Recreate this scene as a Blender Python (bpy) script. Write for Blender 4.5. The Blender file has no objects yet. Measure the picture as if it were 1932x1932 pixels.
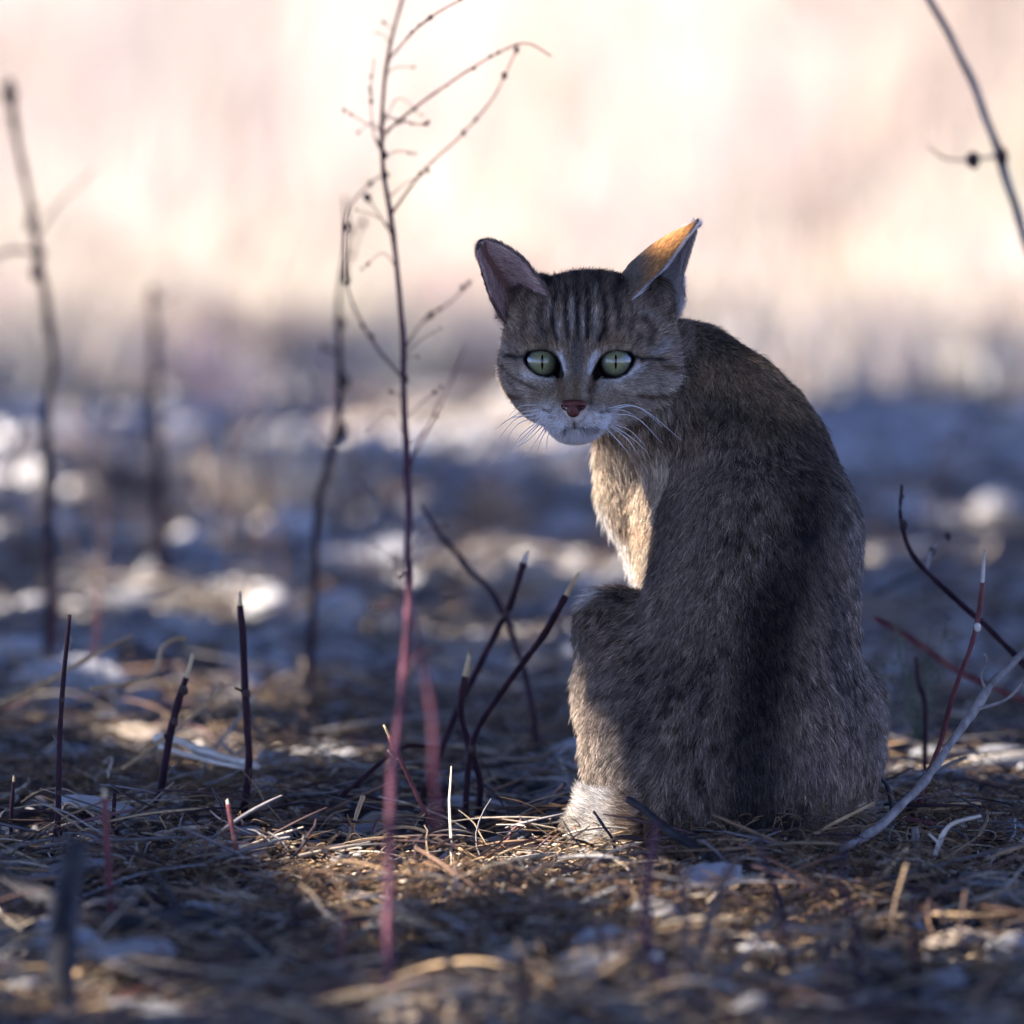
import bpy, bmesh, math, random
import numpy as np
from mathutils import Vector, Matrix, Euler
rng = np.random.default_rng(7)
random.seed(7)
SC = bpy.context.scene
COL = SC.collection
# ------------------------------------------------------------------ camera, light, exposure
CAMY, CAMH, FW = -8.0, 0.90, 0.70            # camera position and frame width at the cat
PITCH = math.atan(CAMH/8.0) - math.atan((1600-966)/1932*FW/8.0)
cd = bpy.data.cameras.new('camera'); cam = bpy.data.objects.new('camera', cd); COL.objects.link(cam)
cam.location = (0, CAMY, CAMH); cam.rotation_euler = (math.pi/2-PITCH, 0, 0)
cd.sensor_width = 36; cd.lens = 36*8/FW; cd.clip_start = 0.1; cd.clip_end = 2000
cd.dof.use_dof = True; cd.dof.focus_distance = 8.0; cd.dof.aperture_fstop = 4.8; cd.dof.aperture_blades = 9
SC.camera = cam
SUN_EL, SUN_AZ = math.radians(41), math.radians(-92)     # azimuth measured from +Y (away from camera) towards +X
SD = Vector((math.sin(SUN_AZ)*math.cos(SUN_EL), math.cos(SUN_AZ)*math.cos(SUN_EL), math.sin(SUN_EL)))
world = bpy.data.worlds.new('World'); SC.world = world; world.use_nodes = True
wn = world.node_tree.nodes; wl = world.node_tree.links
sky = wn.new('ShaderNodeTexSky'); sky.sky_type = 'NISHITA'; sky.sun_disc = False
sky.sun_elevation = SUN_EL; sky.sun_rotation = SUN_AZ; sky.air_density = 1.0; sky.dust_density = 0.0; sky.ozone_density = 4.0
tint = wn.new('ShaderNodeMix'); tint.data_type = 'RGBA'; tint.blend_type = 'MULTIPLY'; tint.inputs[0].default_value = 1; tint.inputs[7].default_value = (.90, .83, 1.2, 1)
wl.new(sky.outputs[0], tint.inputs[6]); wl.new(tint.outputs[2], wn['Background'].inputs[0]); wn['Background'].inputs[1].default_value = 0.092
sl = bpy.data.lights.new('sun', 'SUN'); sl.energy = 5.0; sl.angle = math.radians(0.5); sl.color = (1.0, 0.89, 0.79)
so = bpy.data.objects.new('sun', sl); COL.objects.link(so); so.location = SD*30
so.rotation_euler = SD.to_track_quat('Z', 'Y').to_euler()
vs = SC.view_settings; vs.view_transform = 'Standard'; vs.look = 'None'; vs.gamma = 1; vs.use_curve_mapping = False
vs.exposure = 2.3
SC.display_settings.display_device = 'sRGB'
SC.render.engine = 'CYCLES'
cy = SC.cycles; cy.max_bounces = 7; cy.diffuse_bounces = 4; cy.glossy_bounces = 3; cy.transmission_bounces = 5; cy.transparent_max_bounces = 6
cy.use_denoising = True; cy.use_adaptive_sampling = True; cy.adaptive_threshold = 0.015
cy.sample_clamp_indirect = 4

# ------------------------------------------------------------------ photograph coordinates (1932 px) <-> world
S = FW/1932.0                                 # metres per photo pixel at the cat
sp, cp = math.sin(PITCH), math.cos(PITCH)
CAM = np.array([0, CAMY, CAMH]); AR = np.array([1., 0, 0]); AU = np.array([0, sp, cp]); AT = np.array([0, -cp, sp])
def at(px, py, Y=0.0):
    d = AR*((px-966)*S/8) + AU*((966-py)*S/8) - AT
    return CAM + d*((Y-CAMY)/d[1])
def gnd(px, py, z=0.0):
    d = AR*((px-966)*S/8) + AU*((966-py)*S/8) - AT
    return CAM + d*((z-CAMH)/d[2])
def proj(P):
    r = P-CAM; w = -(r@AT)
    return 966+(r@AR)/w*8/S, 966-(r@AU)/w*8/S
def fc(u, v): return 859+u*.2638, 393+v*.2638  # face crop coordinates -> photo px

# ------------------------------------------------------------------ numpy helpers
def _hash(i, j, k, seed):
    h = (i*73856093) ^ (j*19349663) ^ (k*83492791) ^ (seed*2654435)
    h = (h ^ (h >> 13)) * 1274126177 & 0x7fffffff
    h = (h ^ (h >> 16)) & 0xffffff
    return h/float(0xffffff)*2-1
def vnoise(P, scale, seed=1):
    Q = P*scale if np.ndim(scale) == 0 else P*np.asarray(scale)
    F = np.floor(Q).astype(np.int64); f = Q-F; f = f*f*(3-2*f); r = 0
    for a in (0, 1):
        for b in (0, 1):
            for c in (0, 1):
                w = (f[:, 0] if a else 1-f[:, 0])*(f[:, 1] if b else 1-f[:, 1])*(f[:, 2] if c else 1-f[:, 2])
                r = r+w*_hash(F[:, 0]+a, F[:, 1]+b, F[:, 2]+c, seed)
    return r
def norm(v): return v/np.maximum(np.linalg.norm(v, axis=-1, keepdims=True), 1e-9)
def sstep(x, a, b):
    t = np.clip((x-a)/(b-a), 0, 1); return t*t*(3-2*t)
def segd(x, y, pts):
    d = np.full(x.shape, 1e9)
    for (ax, ay), (bx, by) in zip(pts[:-1], pts[1:]):
        vx, vy = bx-ax, by-ay; t = np.clip(((x-ax)*vx+(y-ay)*vy)/(vx*vx+vy*vy+1e-9), 0, 1)
        d = np.minimum(d, np.hypot(x-ax-t*vx, y-ay-t*vy))
    return d
def polysd(x, y, pts):
    d = segd(x, y, pts+[pts[0]]); ins = np.zeros(x.shape, bool)
    for (ax, ay), (bx, by) in zip(pts, pts[1:]+[pts[0]]):
        c = (ay > y) != (by > y)
        with np.errstate(divide='ignore', invalid='ignore'):
            ins ^= c & (x < (bx-ax)*(y-ay)/(by-ay+1e-12)+ax)
    return np.where(ins, -d, d)
def crom(pts, n):
    """Catmull-Rom resample of a list of points to n points"""
    P = np.asarray(pts, float); P = np.vstack([2*P[0]-P[1], P, 2*P[-1]-P[-2]]); m = len(P)-3
    u = np.linspace(0, m-1e-6, n); i = u.astype(int); t = (u-i)[:, None]
    a, b, c, d = P[i], P[i+1], P[i+2], P[i+3]
    return .5*(2*b+(c-a)*t+(2*a-5*b+4*c-d)*t*t+(3*b-a-3*c+d)*t**3)

# ------------------------------------------------------------------ object helpers
def tag(o, label=None, cat=None, group=None, kind=None):
    if label: o['label'] = label
    if cat: o['category'] = cat
    if group: o['group'] = group
    if kind: o['kind'] = kind
    return o
def empty(name, loc=(0, 0, 0)):
    o = bpy.data.objects.new(name, None); COL.objects.link(o); o.location = loc; o.empty_display_size = .02; return o
def mesh_np(name, V, F, mat=None, parent=None, col=None, smooth=True, loc=None, vn=None):
    """V (n,3) world coordinates, F (m,3|4) or list of such arrays"""
    V = np.asarray(V, float)
    Fs = F if isinstance(F, list) else [F]
    base = np.array(parent.location) if parent is not None and loc is None else np.array(loc if loc is not None else (0, 0, 0), float)
    if parent is not None and loc is None:
        p = parent.parent
        while p is not None: base = base+np.array(p.location); p = p.parent
    me = bpy.data.meshes.new(name); V = V-base
    me.vertices.add(len(V)); me.vertices.foreach_set('co', V.astype(np.float32).ravel())
    nl = sum(f.size for f in Fs); np_ = sum(len(f) for f in Fs)
    me.loops.add(nl); me.polygons.add(np_)
    me.loops.foreach_set('vertex_index', np.concatenate([f.ravel() for f in Fs]).astype(np.int32))
    tot = np.concatenate([np.full(len(f), f.shape[1]) for f in Fs]); st = np.concatenate([[0], np.cumsum(tot)[:-1]])
    me.polygons.foreach_set('loop_start', st.astype(np.int32)); me.update(calc_edges=True)
    if smooth: me.shade_smooth()
    if col is not None:
        a = me.color_attributes.new('col', 'FLOAT_COLOR', 'POINT')
        c = np.ones((len(V), 4), np.float32); c[:, :3] = col; a.data.foreach_set('color', c.ravel())
    if mat: me.materials.append(mat)
    o = bpy.data.objects.new(name, me); COL.objects.link(o)
    if parent is not None and loc is None: o.parent = parent
    else: o.location = base
    return o
def tubes(paths, rad, sides=3, cap=False):
    """paths (N,K,3), rad (N,K) -> V,F quads"""
    paths = np.asarray(paths, float); N, K, _ = paths.shape
    T = norm(np.gradient(paths, axis=1)); ref = np.where(np.abs(T[:, :1, 2:3]) > .9, np.array([1., 0, 0]), np.array([0, 0, 1.]))
    A = norm(np.cross(T, np.broadcast_to(ref, T.shape))); B = np.cross(T, A)
    an = np.arange(sides)/sides*2*math.pi
    V = paths[:, :, None]+rad[:, :, None, None]*(np.cos(an)[:, None]*A[:, :, None]+np.sin(an)[:, None]*B[:, :, None])
    idx = np.arange(N*K*sides).reshape(N, K, sides); nx = np.roll(idx, -1, axis=2)
    F = np.stack([idx[:, :-1], nx[:, :-1], nx[:, 1:], idx[:, 1:]], -1).reshape(-1, 4)
    Fs = [F]
    if cap:
        Fs.append(idx[:, 0, ::-1].reshape(N, sides)); Fs.append(idx[:, -1].reshape(N, sides))
    return V.reshape(-1, 3), Fs
def hair(name, P, rad, mat, parent, col):
    """P (N,K,3) world"""
    N, K, _ = P.shape
    cu = bpy.data.hair_curves.new(name); cu.add_curves([K]*N)
    base = np.zeros(3); p = parent
    while p is not None: base = base+np.array(p.location); p = p.parent
    cu.attributes['position'].data.foreach_set('vector', (P-base).astype(np.float32).ravel())
    r = cu.attributes.get('radius') or cu.attributes.new('radius', 'FLOAT', 'POINT')
    r.data.foreach_set('value', rad.astype(np.float32).ravel())
    a = cu.attributes.new('col', 'FLOAT_COLOR', 'POINT'); c = np.ones((N*K, 4), np.float32); c[:, :3] = col.reshape(-1, 3)
    a.data.foreach_set('color', c.ravel()); cu.materials.append(mat)
    o = bpy.data.objects.new(name, cu); COL.objects.link(o); o.parent = parent; return o

# ------------------------------------------------------------------ materials
def mat_new(name):
    m = bpy.data.materials.new(name); m.use_nodes = True; n = m.node_tree.nodes; l = m.node_tree.links; return m, n, l, n['Principled BSDF']
def mat_attr(name, rough=.8, noise=0, nscale=200, bump=0, spec=.3, trans=0, dist=.001):
    m, n, l, b = mat_new(name); a = n.new('ShaderNodeAttribute'); a.attribute_name = 'col'
    out = a.outputs['Color']; tc = n.new('ShaderNodeTexCoord')
    if noise or bump:
        t = n.new('ShaderNodeTexNoise'); t.inputs['Scale'].default_value = nscale; t.inputs['Detail'].default_value = 6; l.new(tc.outputs['Object'], t.inputs['Vector'])
    if noise:
        mr = n.new('ShaderNodeMapRange'); mr.inputs[1].default_value = .3; mr.inputs[2].default_value = .7; mr.inputs[3].default_value = 1-noise; mr.inputs[4].default_value = 1+noise
        l.new(t.outputs[0], mr.inputs[0]); mx = n.new('ShaderNodeVectorMath'); mx.operation = 'SCALE'; l.new(out, mx.inputs[0]); l.new(mr.outputs[0], mx.inputs['Scale']); out = mx.outputs[0]
    l.new(out, b.inputs['Base Color']); b.inputs['Roughness'].default_value = rough; b.inputs['Specular IOR Level'].default_value = spec
    if bump:
        bp = n.new('ShaderNodeBump'); bp.inputs['Strength'].default_value = bump; bp.inputs['Distance'].default_value = dist; l.new(t.outputs[0], bp.inputs['Height']); l.new(bp.outputs[0], b.inputs['Normal'])
    if trans:
        tr = n.new('ShaderNodeBsdfTranslucent'); l.new(out, tr.inputs[0]); ms = n.new('ShaderNodeMixShader'); ms.inputs[0].default_value = trans
        l.new(b.outputs[0], ms.inputs[1]); l.new(tr.outputs[0], ms.inputs[2]); l.new(ms.outputs[0], n['Material Output'].inputs[0])
    return m
def mat_noise(name, cols, scale=50, rough=.85, bump=.3, dist=.002, spec=.3, detail=8, stretch=None):
    m, n, l, b = mat_new(name); tc = n.new('ShaderNodeTexCoord'); t = n.new('ShaderNodeTexNoise')
    t.inputs['Scale'].default_value = scale; t.inputs['Detail'].default_value = detail; t.inputs['Roughness'].default_value = .65
    src = tc.outputs['Object']
    if stretch:
        mp = n.new('ShaderNodeMapping'); mp.inputs['Scale'].default_value = stretch; l.new(src, mp.inputs[0]); src = mp.outputs[0]
    l.new(src, t.inputs['Vector']); r = n.new('ShaderNodeValToRGB'); e = r.color_ramp.elements
    for k, c in enumerate(cols):
        p = .3+.4*k/(len(cols)-1)
        if k < 2: e[k].position = p; e[k].color = (*c, 1)
        else: q = e.new(p); q.color = (*c, 1)
    l.new(t.outputs[0], r.inputs[0]); l.new(r.outputs[0], b.inputs['Base Color']); b.inputs['Roughness'].default_value = rough; b.inputs['Specular IOR Level'].default_value = spec
    bp = n.new('ShaderNodeBump'); bp.inputs['Strength'].default_value = bump; bp.inputs['Distance'].default_value = dist; l.new(t.outputs[0], bp.inputs['Height']); l.new(bp.outputs[0], b.inputs['Normal'])
    return m
def mat_fur(name, trans=.30, rough=.5, spec=.025):
    m, n, l, b = mat_new(name); n.remove(b); a = n.new('ShaderNodeAttribute'); a.attribute_name = 'col'
    d = n.new('ShaderNodeBsdfDiffuse'); t = n.new('ShaderNodeBsdfTranslucent'); l.new(a.outputs['Color'], d.inputs[0]); l.new(a.outputs['Color'], t.inputs[0])
    ms = n.new('ShaderNodeMixShader'); ms.inputs[0].default_value = trans; l.new(d.outputs[0], ms.inputs[1]); l.new(t.outputs[0], ms.inputs[2])
    g = n.new('ShaderNodeBsdfGlossy'); g.inputs['Roughness'].default_value = rough; g.inputs[0].default_value = (.8, .8, .8, 1)
    m2 = n.new('ShaderNodeMixShader'); m2.inputs[0].default_value = spec; l.new(ms.outputs[0], m2.inputs[1]); l.new(g.outputs[0], m2.inputs[2]); l.new(m2.outputs[0], n['Material Output'].inputs[0])
    return m
M_SKIN = mat_attr('cat_skin', .8, .15, 300, .3, spec=.15)
M_EAR = mat_attr('ear_skin', .7, .1, 200, .2, spec=.1, trans=.5)
M_FUR = mat_fur('fur')
M_WHISK = mat_fur('whisker', .4, .3, .12)
M_SOIL = mat_noise('soil', [(.010, .007, .006), (.025, .017, .013), (.055, .040, .030)], 60, bump=.8, dist=.006)
M_STONE = [mat_noise('pale_stone', [(.30, .29, .29), (.50, .49, .48), (.64, .62, .60)], 45, bump=.7, dist=.003),
           mat_noise('grey_stone', [(.14, .14, .15), (.25, .25, .26), (.36, .35, .35)], 50, bump=.7, dist=.003),
           mat_noise('tan_stone', [(.22, .17, .13), (.34, .28, .22), (.44, .38, .32)], 40, bump=.7, dist=.003)]
M_BARK = mat_noise('purple_bark', [(.012, .006, .010), (.028, .013, .020), (.06, .03, .036)], 120, rough=.7, bump=.6, dist=.0008, spec=.08, stretch=(1, 1, .25))
M_RED = mat_noise('red_bark', [(.06, .022, .028), (.13, .042, .045), (.22, .11, .09)], 90, rough=.7, bump=.5, dist=.0006, spec=.12, stretch=(1, 1, .3))
M_PINK = mat_noise('magenta_bark', [(.028, .012, .022), (.070, .024, .040), (.15, .065, .07)], 28, rough=.7, bump=.5, dist=.0006, spec=.12, stretch=(1, 1, .3))
M_GREY = mat_noise('grey_bark', [(.10, .085, .075), (.20, .18, .165), (.33, .31, .28)], 110, bump=.5, dist=.0006, stretch=(1, 1, .3))
M_DARK = mat_noise('dark_bark', [(.008, .008, .011), (.020, .019, .023), (.045, .042, .045)], 80, rough=.7, bump=.6, dist=.001)
M_WOOD = mat_noise('snapped_wood', [(.34, .24, .12), (.50, .38, .21), (.62, .50, .32)], 160, bump=.5, dist=.0005, stretch=(1, 1, .15))
M_PALEW = mat_noise('bleached_wood', [(.38, .33, .26), (.55, .50, .41), (.66, .62, .54)], 120, bump=.6, dist=.0008, stretch=(.2, 1, 1))
M_STRAW = mat_noise('straw', [(.28, .17, .08), (.42, .28, .14), (.52, .38, .22)], 90, rough=.6, bump=.3, dist=.0004)
M_LITTER = mat_attr('litter', .75, .25, 150, .2, trans=.15)
M_BROWN = mat_noise('brown_bark', [(.06, .035, .028), (.12, .075, .055), (.20, .14, .10)], 90, bump=.5, dist=.0006)
M_POD = mat_noise('seed_pod', [(.02, .014, .016), (.05, .032, .03), (.09, .06, .05)], 200, bump=.6, dist=.0006)
M_GREENLEAF = mat_noise('grey_green_leaf', [(.05, .07, .05), (.09, .12, .08), (.15, .18, .13)], 100, bump=.3, dist=.0005)
M_LEAF = mat_attr('canopy_leaf', .6, .2, 20, 0, trans=.12)
M_TRUNK = mat_noise('tree_bark', [(.05, .04, .03), (.10, .08, .065), (.16, .13, .11)], 18, bump=1, dist=.02)
M_GRASS = mat_attr('dry_grass', .7, .15, 8, 0, trans=.35)
# ------------------------------------------------------------------ ground: one sheet out to the horizon
def geo(lo, hi, f0, f1, step, g=1.12):
    a = list(np.arange(f0, f1+step/2, step)); d = step
    while a[-1] < hi: d *= g; a.append(a[-1]+d)
    d = step
    while a[0] > lo: d *= g; a.insert(0, a[0]-d)
    return np.array(a)
gxx = geo(-600, 600, -.75, .75, .012); gyy = geo(-300, 900, -1.6, 4.2, .014)
def gheight(X, Y):
    P = np.stack([X, Y, 0*X], 1); near = 1/(1+np.maximum(0, Y-4)*.3)
    h = .010*vnoise(P, 5, 11)+.007*vnoise(P, 14, 12)*near+.0045*vnoise(P, 38, 13)*near+.0025*vnoise(P, 75, 14)*near
    h -= .004+.018*np.exp(-((X-.15)/.25)**2-((Y-.02)/.2)**2)*0
    far = np.hypot(X, Y); h = h+.06*vnoise(P, .3, 15)*sstep(Y, 8, 16)
    return h
XX, YY = np.meshgrid(gxx, gyy, indexing='ij'); gz_ = gheight(XX.ravel(), YY.ravel())
I = np.arange(XX.size).reshape(XX.shape)
def mat_ground():
    m, n, l, b = mat_new('ground'); tc = n.new('ShaderNodeTexCoord')
    def nz(sc, d=8):
        t = n.new('ShaderNodeTexNoise'); t.inputs['Scale'].default_value = sc; t.inputs['Detail'].default_value = d; l.new(tc.outputs['Object'], t.inputs['Vector']); return t
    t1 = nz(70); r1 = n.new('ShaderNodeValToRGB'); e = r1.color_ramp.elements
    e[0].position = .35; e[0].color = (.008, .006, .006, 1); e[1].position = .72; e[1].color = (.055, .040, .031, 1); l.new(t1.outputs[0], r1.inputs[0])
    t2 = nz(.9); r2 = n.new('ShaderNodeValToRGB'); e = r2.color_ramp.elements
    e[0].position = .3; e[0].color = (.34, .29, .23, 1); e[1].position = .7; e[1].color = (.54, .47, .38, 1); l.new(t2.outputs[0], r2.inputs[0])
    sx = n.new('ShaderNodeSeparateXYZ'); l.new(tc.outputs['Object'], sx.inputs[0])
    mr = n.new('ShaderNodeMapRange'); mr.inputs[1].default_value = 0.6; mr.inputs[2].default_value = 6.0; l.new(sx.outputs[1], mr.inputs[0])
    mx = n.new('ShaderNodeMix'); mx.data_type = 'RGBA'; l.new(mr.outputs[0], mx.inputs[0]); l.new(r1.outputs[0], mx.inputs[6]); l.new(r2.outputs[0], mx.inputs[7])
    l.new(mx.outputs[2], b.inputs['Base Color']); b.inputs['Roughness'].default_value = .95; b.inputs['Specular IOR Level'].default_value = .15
    bp = n.new('ShaderNodeBump'); bp.inputs['Strength'].default_value = .7; bp.inputs['Distance'].default_value = .005; l.new(t1.outputs[0], bp.inputs['Height']); l.new(bp.outputs[0], b.inputs['Normal'])
    return m
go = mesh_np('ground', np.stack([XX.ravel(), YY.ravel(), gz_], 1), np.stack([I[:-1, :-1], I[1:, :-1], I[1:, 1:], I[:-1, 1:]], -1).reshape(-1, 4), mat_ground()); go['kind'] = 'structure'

# ------------------------------------------------------------------ shade tree (out of frame above and to the left): its crown shades the foreground
SDn = np.array(SD)
GAPS = []          # (point, radius): where the sun gets through the crown
GAPL = None
def gap(px, py, r, Y=None, z=0.0): GAPS.append(((gnd(px, py, z) if Y is None else at(px, py, Y)), r*S*(1 if Y is None else (Y+8)/8) if Y is not None else r*S*(gnd(px, py, z)[1]+8)/8))
for a in ((1085, 905, 60, .11), (1120, 960, 76, .10), (1165, 1040, 78, .10), (1205, 1085, 62, .10), (1215, 1010, 66, .08), (938, 752, 48, .06), (962, 800, 44, .05), (1068, 1330, 45, .03), (1072, 1400, 40, .03), (1085, 1545, 95, .02), (1110, 1590, 80, .02), (1262, 468, 62, .03)): gap(a[0], a[1], a[2], a[3])
for a in ((765, 1130, 45, -.60), (758, 1250, 50, -.67), (748, 1380, 50, -.73), (740, 1500, 50, -.78), (1100, 1550, 100, .02), (1135, 1570, 85, -.02)): gap(a[0], a[1], a[2], a[3])
for a in ((680, 1640, 85), (770, 1650, 110), (860, 1640, 95), (900, 1700, 70), (960, 1640, 80), (730, 1710, 80), (1720, 1440, 85), (400, 1420, 75), (330, 1400, 60), (545, 1420, 60), (330, 1290, 60), (400, 1310, 55), (480, 1290, 40), (640, 1770, 45), (560, 1690, 25), (1890, 1790, 48), (1310, 1750, 30), (1540, 1722, 36), (1430, 1800, 30), (300, 1920, 40), (950, 1890, 40), (600, 1800, 26), (80, 1780, 22), (1200, 1690, 24), (480, 1700, 22), (250, 1600, 20), (200, 1560, 22), (1030, 1620, 35), (1900, 1450, 25),
          (370, 1035, 36), (490, 1058, 36), (1060, 990, 34), (840, 955, 42), (745, 955, 32), (940, 1000, 26), (560, 905, 90), (470, 900, 90), (430, 950, 60), (620, 960, 60), (880, 850, 40), (960, 860, 35), (820, 860, 35), (1060, 880, 30), (1880, 960, 75), (1840, 985, 50), (1680, 1040, 48), (1905, 1070, 52), (1700, 960, 30), (250, 860, 55), (60, 870, 60), (200, 1350, 36), (130, 1350, 30), (1420, 1940, 30), (770, 1940, 60), (120, 1880, 45),
          (60, 780, 60), (160, 740, 70), (330, 760, 60), (420, 730, 70), (520, 760, 50), (640, 740, 80), (760, 740, 60), (860, 700, 60), (1700, 700, 60), (1850, 680, 50), (220, 800, 60)): gap(*a)
GP = np.array([g_[0] for g_ in GAPS]); GR = np.array([g_[1] for g_ in GAPS])+.017*((GP[:, 2] < .04) & (GP[:, 1] < 1.5))
def clearance(C):
    c = np.full(len(C), 9.0)
    for p, r in zip(GP, GR):
        d = C-p; t = d@SDn; perp = np.linalg.norm(d-t[:, None]*SDn, axis=1); c = np.minimum(c, perp-r)
    return c
tree = empty('shade_tree', (-3.1, 1.6, 0)); tag(tree, 'broad crowned thorn tree standing left of the frame and shading the cat', 'tree')
def limb(name, pts, r0, r1, parent, n=14, sides=10):
    pa = crom(pts, n); pa = pa+.02*np.stack([vnoise(pa*3, 1, 91+k) for k in range(3)], 1)
    V, F = tubes(pa[None], np.linspace(r0, r1, n)[None], sides, cap=True); mesh_np(name, V, F, M_TRUNK, parent); return pa
limb('trunk', [(-3.1, 1.6, -.1), (-3.05, 1.55, .7), (-3.15, 1.5, 1.5), (-3.0, 1.5, 2.1)], .17, .11, tree)
for k in range(9):
    a = k/9*2*math.pi+.3; r = 2.2+.8*math.sin(k*2.1)
    e = np.array([-2.6+1.2*r*math.cos(a), 1.4+1.7*r*math.sin(a), 2.75+.2*math.sin(k)])
    limb('limb', [(-3.02, 1.5, 1.75), (-3.0+.25*(e[0]+3), 1.5+.25*(e[1]-1.5), 2.35), (-3.0+.65*(e[0]+3), 1.5+.65*(e[1]-1.5), 2.6), e], .065, .018, tree)
NLF = 175000
lc = np.stack([rng.uniform(-6.4, 3.2, NLF), rng.uniform(-5.6, 6.0, NLF), 2.45+.75*rng.random(NLF)], 1)
edge = .8*vnoise(lc, .9, 5)+.5*vnoise(lc, 2.3, 6)
# ground point the leaf shades; the crown ends where the photograph's sunlit grass starts
shy = lc[:, 1]-SDn[1]/SDn[2]*lc[:, 2]
keepl = (shy < 4.05+edge*.55+.05*lc[:, 0]) & (shy > -6.5) & (np.hypot((lc[:, 0]+1.6)/4.9, (lc[:, 1]-.0)/6.2) < 1+.12*edge)
sh_ = np.stack([lc[:, 0]-SDn[0]/SDn[2]*lc[:, 2], shy, 0*shy], 1)     # where each leaf's shadow falls
keepl &= ~((sh_[:, 1] > 1.6) & (sh_[:, 0] < .12) & (vnoise(sh_, 3.2, 33)+.5*vnoise(sh_, 8, 34) > .14-.42*sstep(sh_[:, 1], 2.2, 3.6)))
lc = lc[keepl]
tg = np.stack([rng.uniform(-.02, .30, 4200), rng.uniform(-.22, .12, 4200), rng.uniform(.0, .42, 4200)], 1)      # extra leaves added to block stray sun on the cat
lc = np.vstack([lc, tg+SDn*((rng.uniform(2.5, 3.2, 4200)-tg[:, 2])/SDn[2])[:, None]])
ea, eb = norm(np.cross(SDn, [0, 0, 1.])), None; eb = np.cross(SDn, ea)      # small leaves added to stop sun leaking past each opening
for p, r in zip(GP, GR):
    m_ = 260; aa = rng.uniform(0, 2*math.pi, m_); rr_ = r+rng.uniform(.008, .085, m_); o_ = p+rr_[:, None]*(np.cos(aa)[:, None]*ea+np.sin(aa)[:, None]*eb); lc = np.vstack([lc, o_+SDn*((rng.uniform(2.5, 3.15, m_)-o_[:, 2])/SDn[2])[:, None]])
clr = clearance(lc); lc = lc[clr > .008]; clr = clr[clr > .008]
n = len(lc); ha = np.minimum(.052*(.7+.6*rng.random(n)), np.maximum(clr*.8, .010)); u_ = norm(rng.normal(size=(n, 3))); w_ = norm(np.cross(u_, rng.normal(size=(n, 3))+[0, 0, 1.2]))
V = np.stack([lc-u_*ha[:, None]*1.3, lc-w_*ha[:, None]*.6, lc+u_*ha[:, None]*1.3, lc+w_*ha[:, None]*.6], 1).reshape(-1, 3)
lcol = np.repeat(np.array([.05, .06, .035])*(1+.5*rng.random((n, 1))), 4, axis=0)
cr = mesh_np('crown', V, np.arange(4*n).reshape(n, 4), M_LEAF, tree, lcol, smooth=False); cr['kind'] = 'stuff'

# ------------------------------------------------------------------ tall dry grass in the sun beyond the shade
def blades(name, base, h, wid, col, lean, mat, K=4, parent=None):
    n = len(base); a = rng.uniform(0, 2*math.pi, n); dirn = np.stack([np.cos(a), np.sin(a), 0*a], 1); side = np.stack([-np.sin(a), np.cos(a), 0*a], 1)
    t = np.linspace(0, 1, K); P = base[:, None]+h[:, None, None]*(t[None, :, None]*np.array([0, 0, 1])+(lean[:, None, None]*t[None, :, None]**2)*dirn[:, None])
    w = wid[:, None, None]*(1-.85*t[None, :, None]); V = np.stack([P-side[:, None]*w, P+side[:, None]*w], 2).reshape(-1, 3)
    I = np.arange(n*K*2).reshape(n, K, 2); F = np.stack([I[:, :-1, 0], I[:, :-1, 1], I[:, 1:, 1], I[:, 1:, 0]], -1).reshape(-1, 4)
    o = mesh_np(name, V, F, mat, parent, np.repeat(col, K*2, axis=0), smooth=False); return o
ntuft = 2600
ty = 4.1+15*rng.random(ntuft)**1.35; tx = rng.uniform(-1, 1, ntuft)*(1.1+.10*(ty+8)); tx[ty < 7] *= .8
th_ = .05+.05*rng.random(ntuft)+(.12+.30*rng.random(ntuft))*sstep(ty, 5.5, 10)
nb = 26; base = np.repeat(np.stack([tx, ty, 0*tx-.01], 1), nb, axis=0)+rng.normal(size=(ntuft*nb, 3))*[.05, .05, 0]
hh = np.repeat(th_, nb)*(.5+.8*rng.random(ntuft*nb)); tcol = np.repeat(np.array([.60, .525, .425])*(.60+.5*rng.random((ntuft, 1)))*(1+.32*vnoise(np.stack([tx, ty*.4, 0*tx], 1), 1.1, 71)[:, None])+rng.normal(size=(ntuft, 3))*.02, nb, axis=0)
gr = blades('dry_grass', base, hh, np.full(len(base), .0035), tcol.clip(.1, .8), rng.uniform(0, .7, len(base)), M_GRASS); tag(gr, 'pale sunlit dry grass filling the ground beyond the shade', 'grass', kind='stuff')
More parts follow.
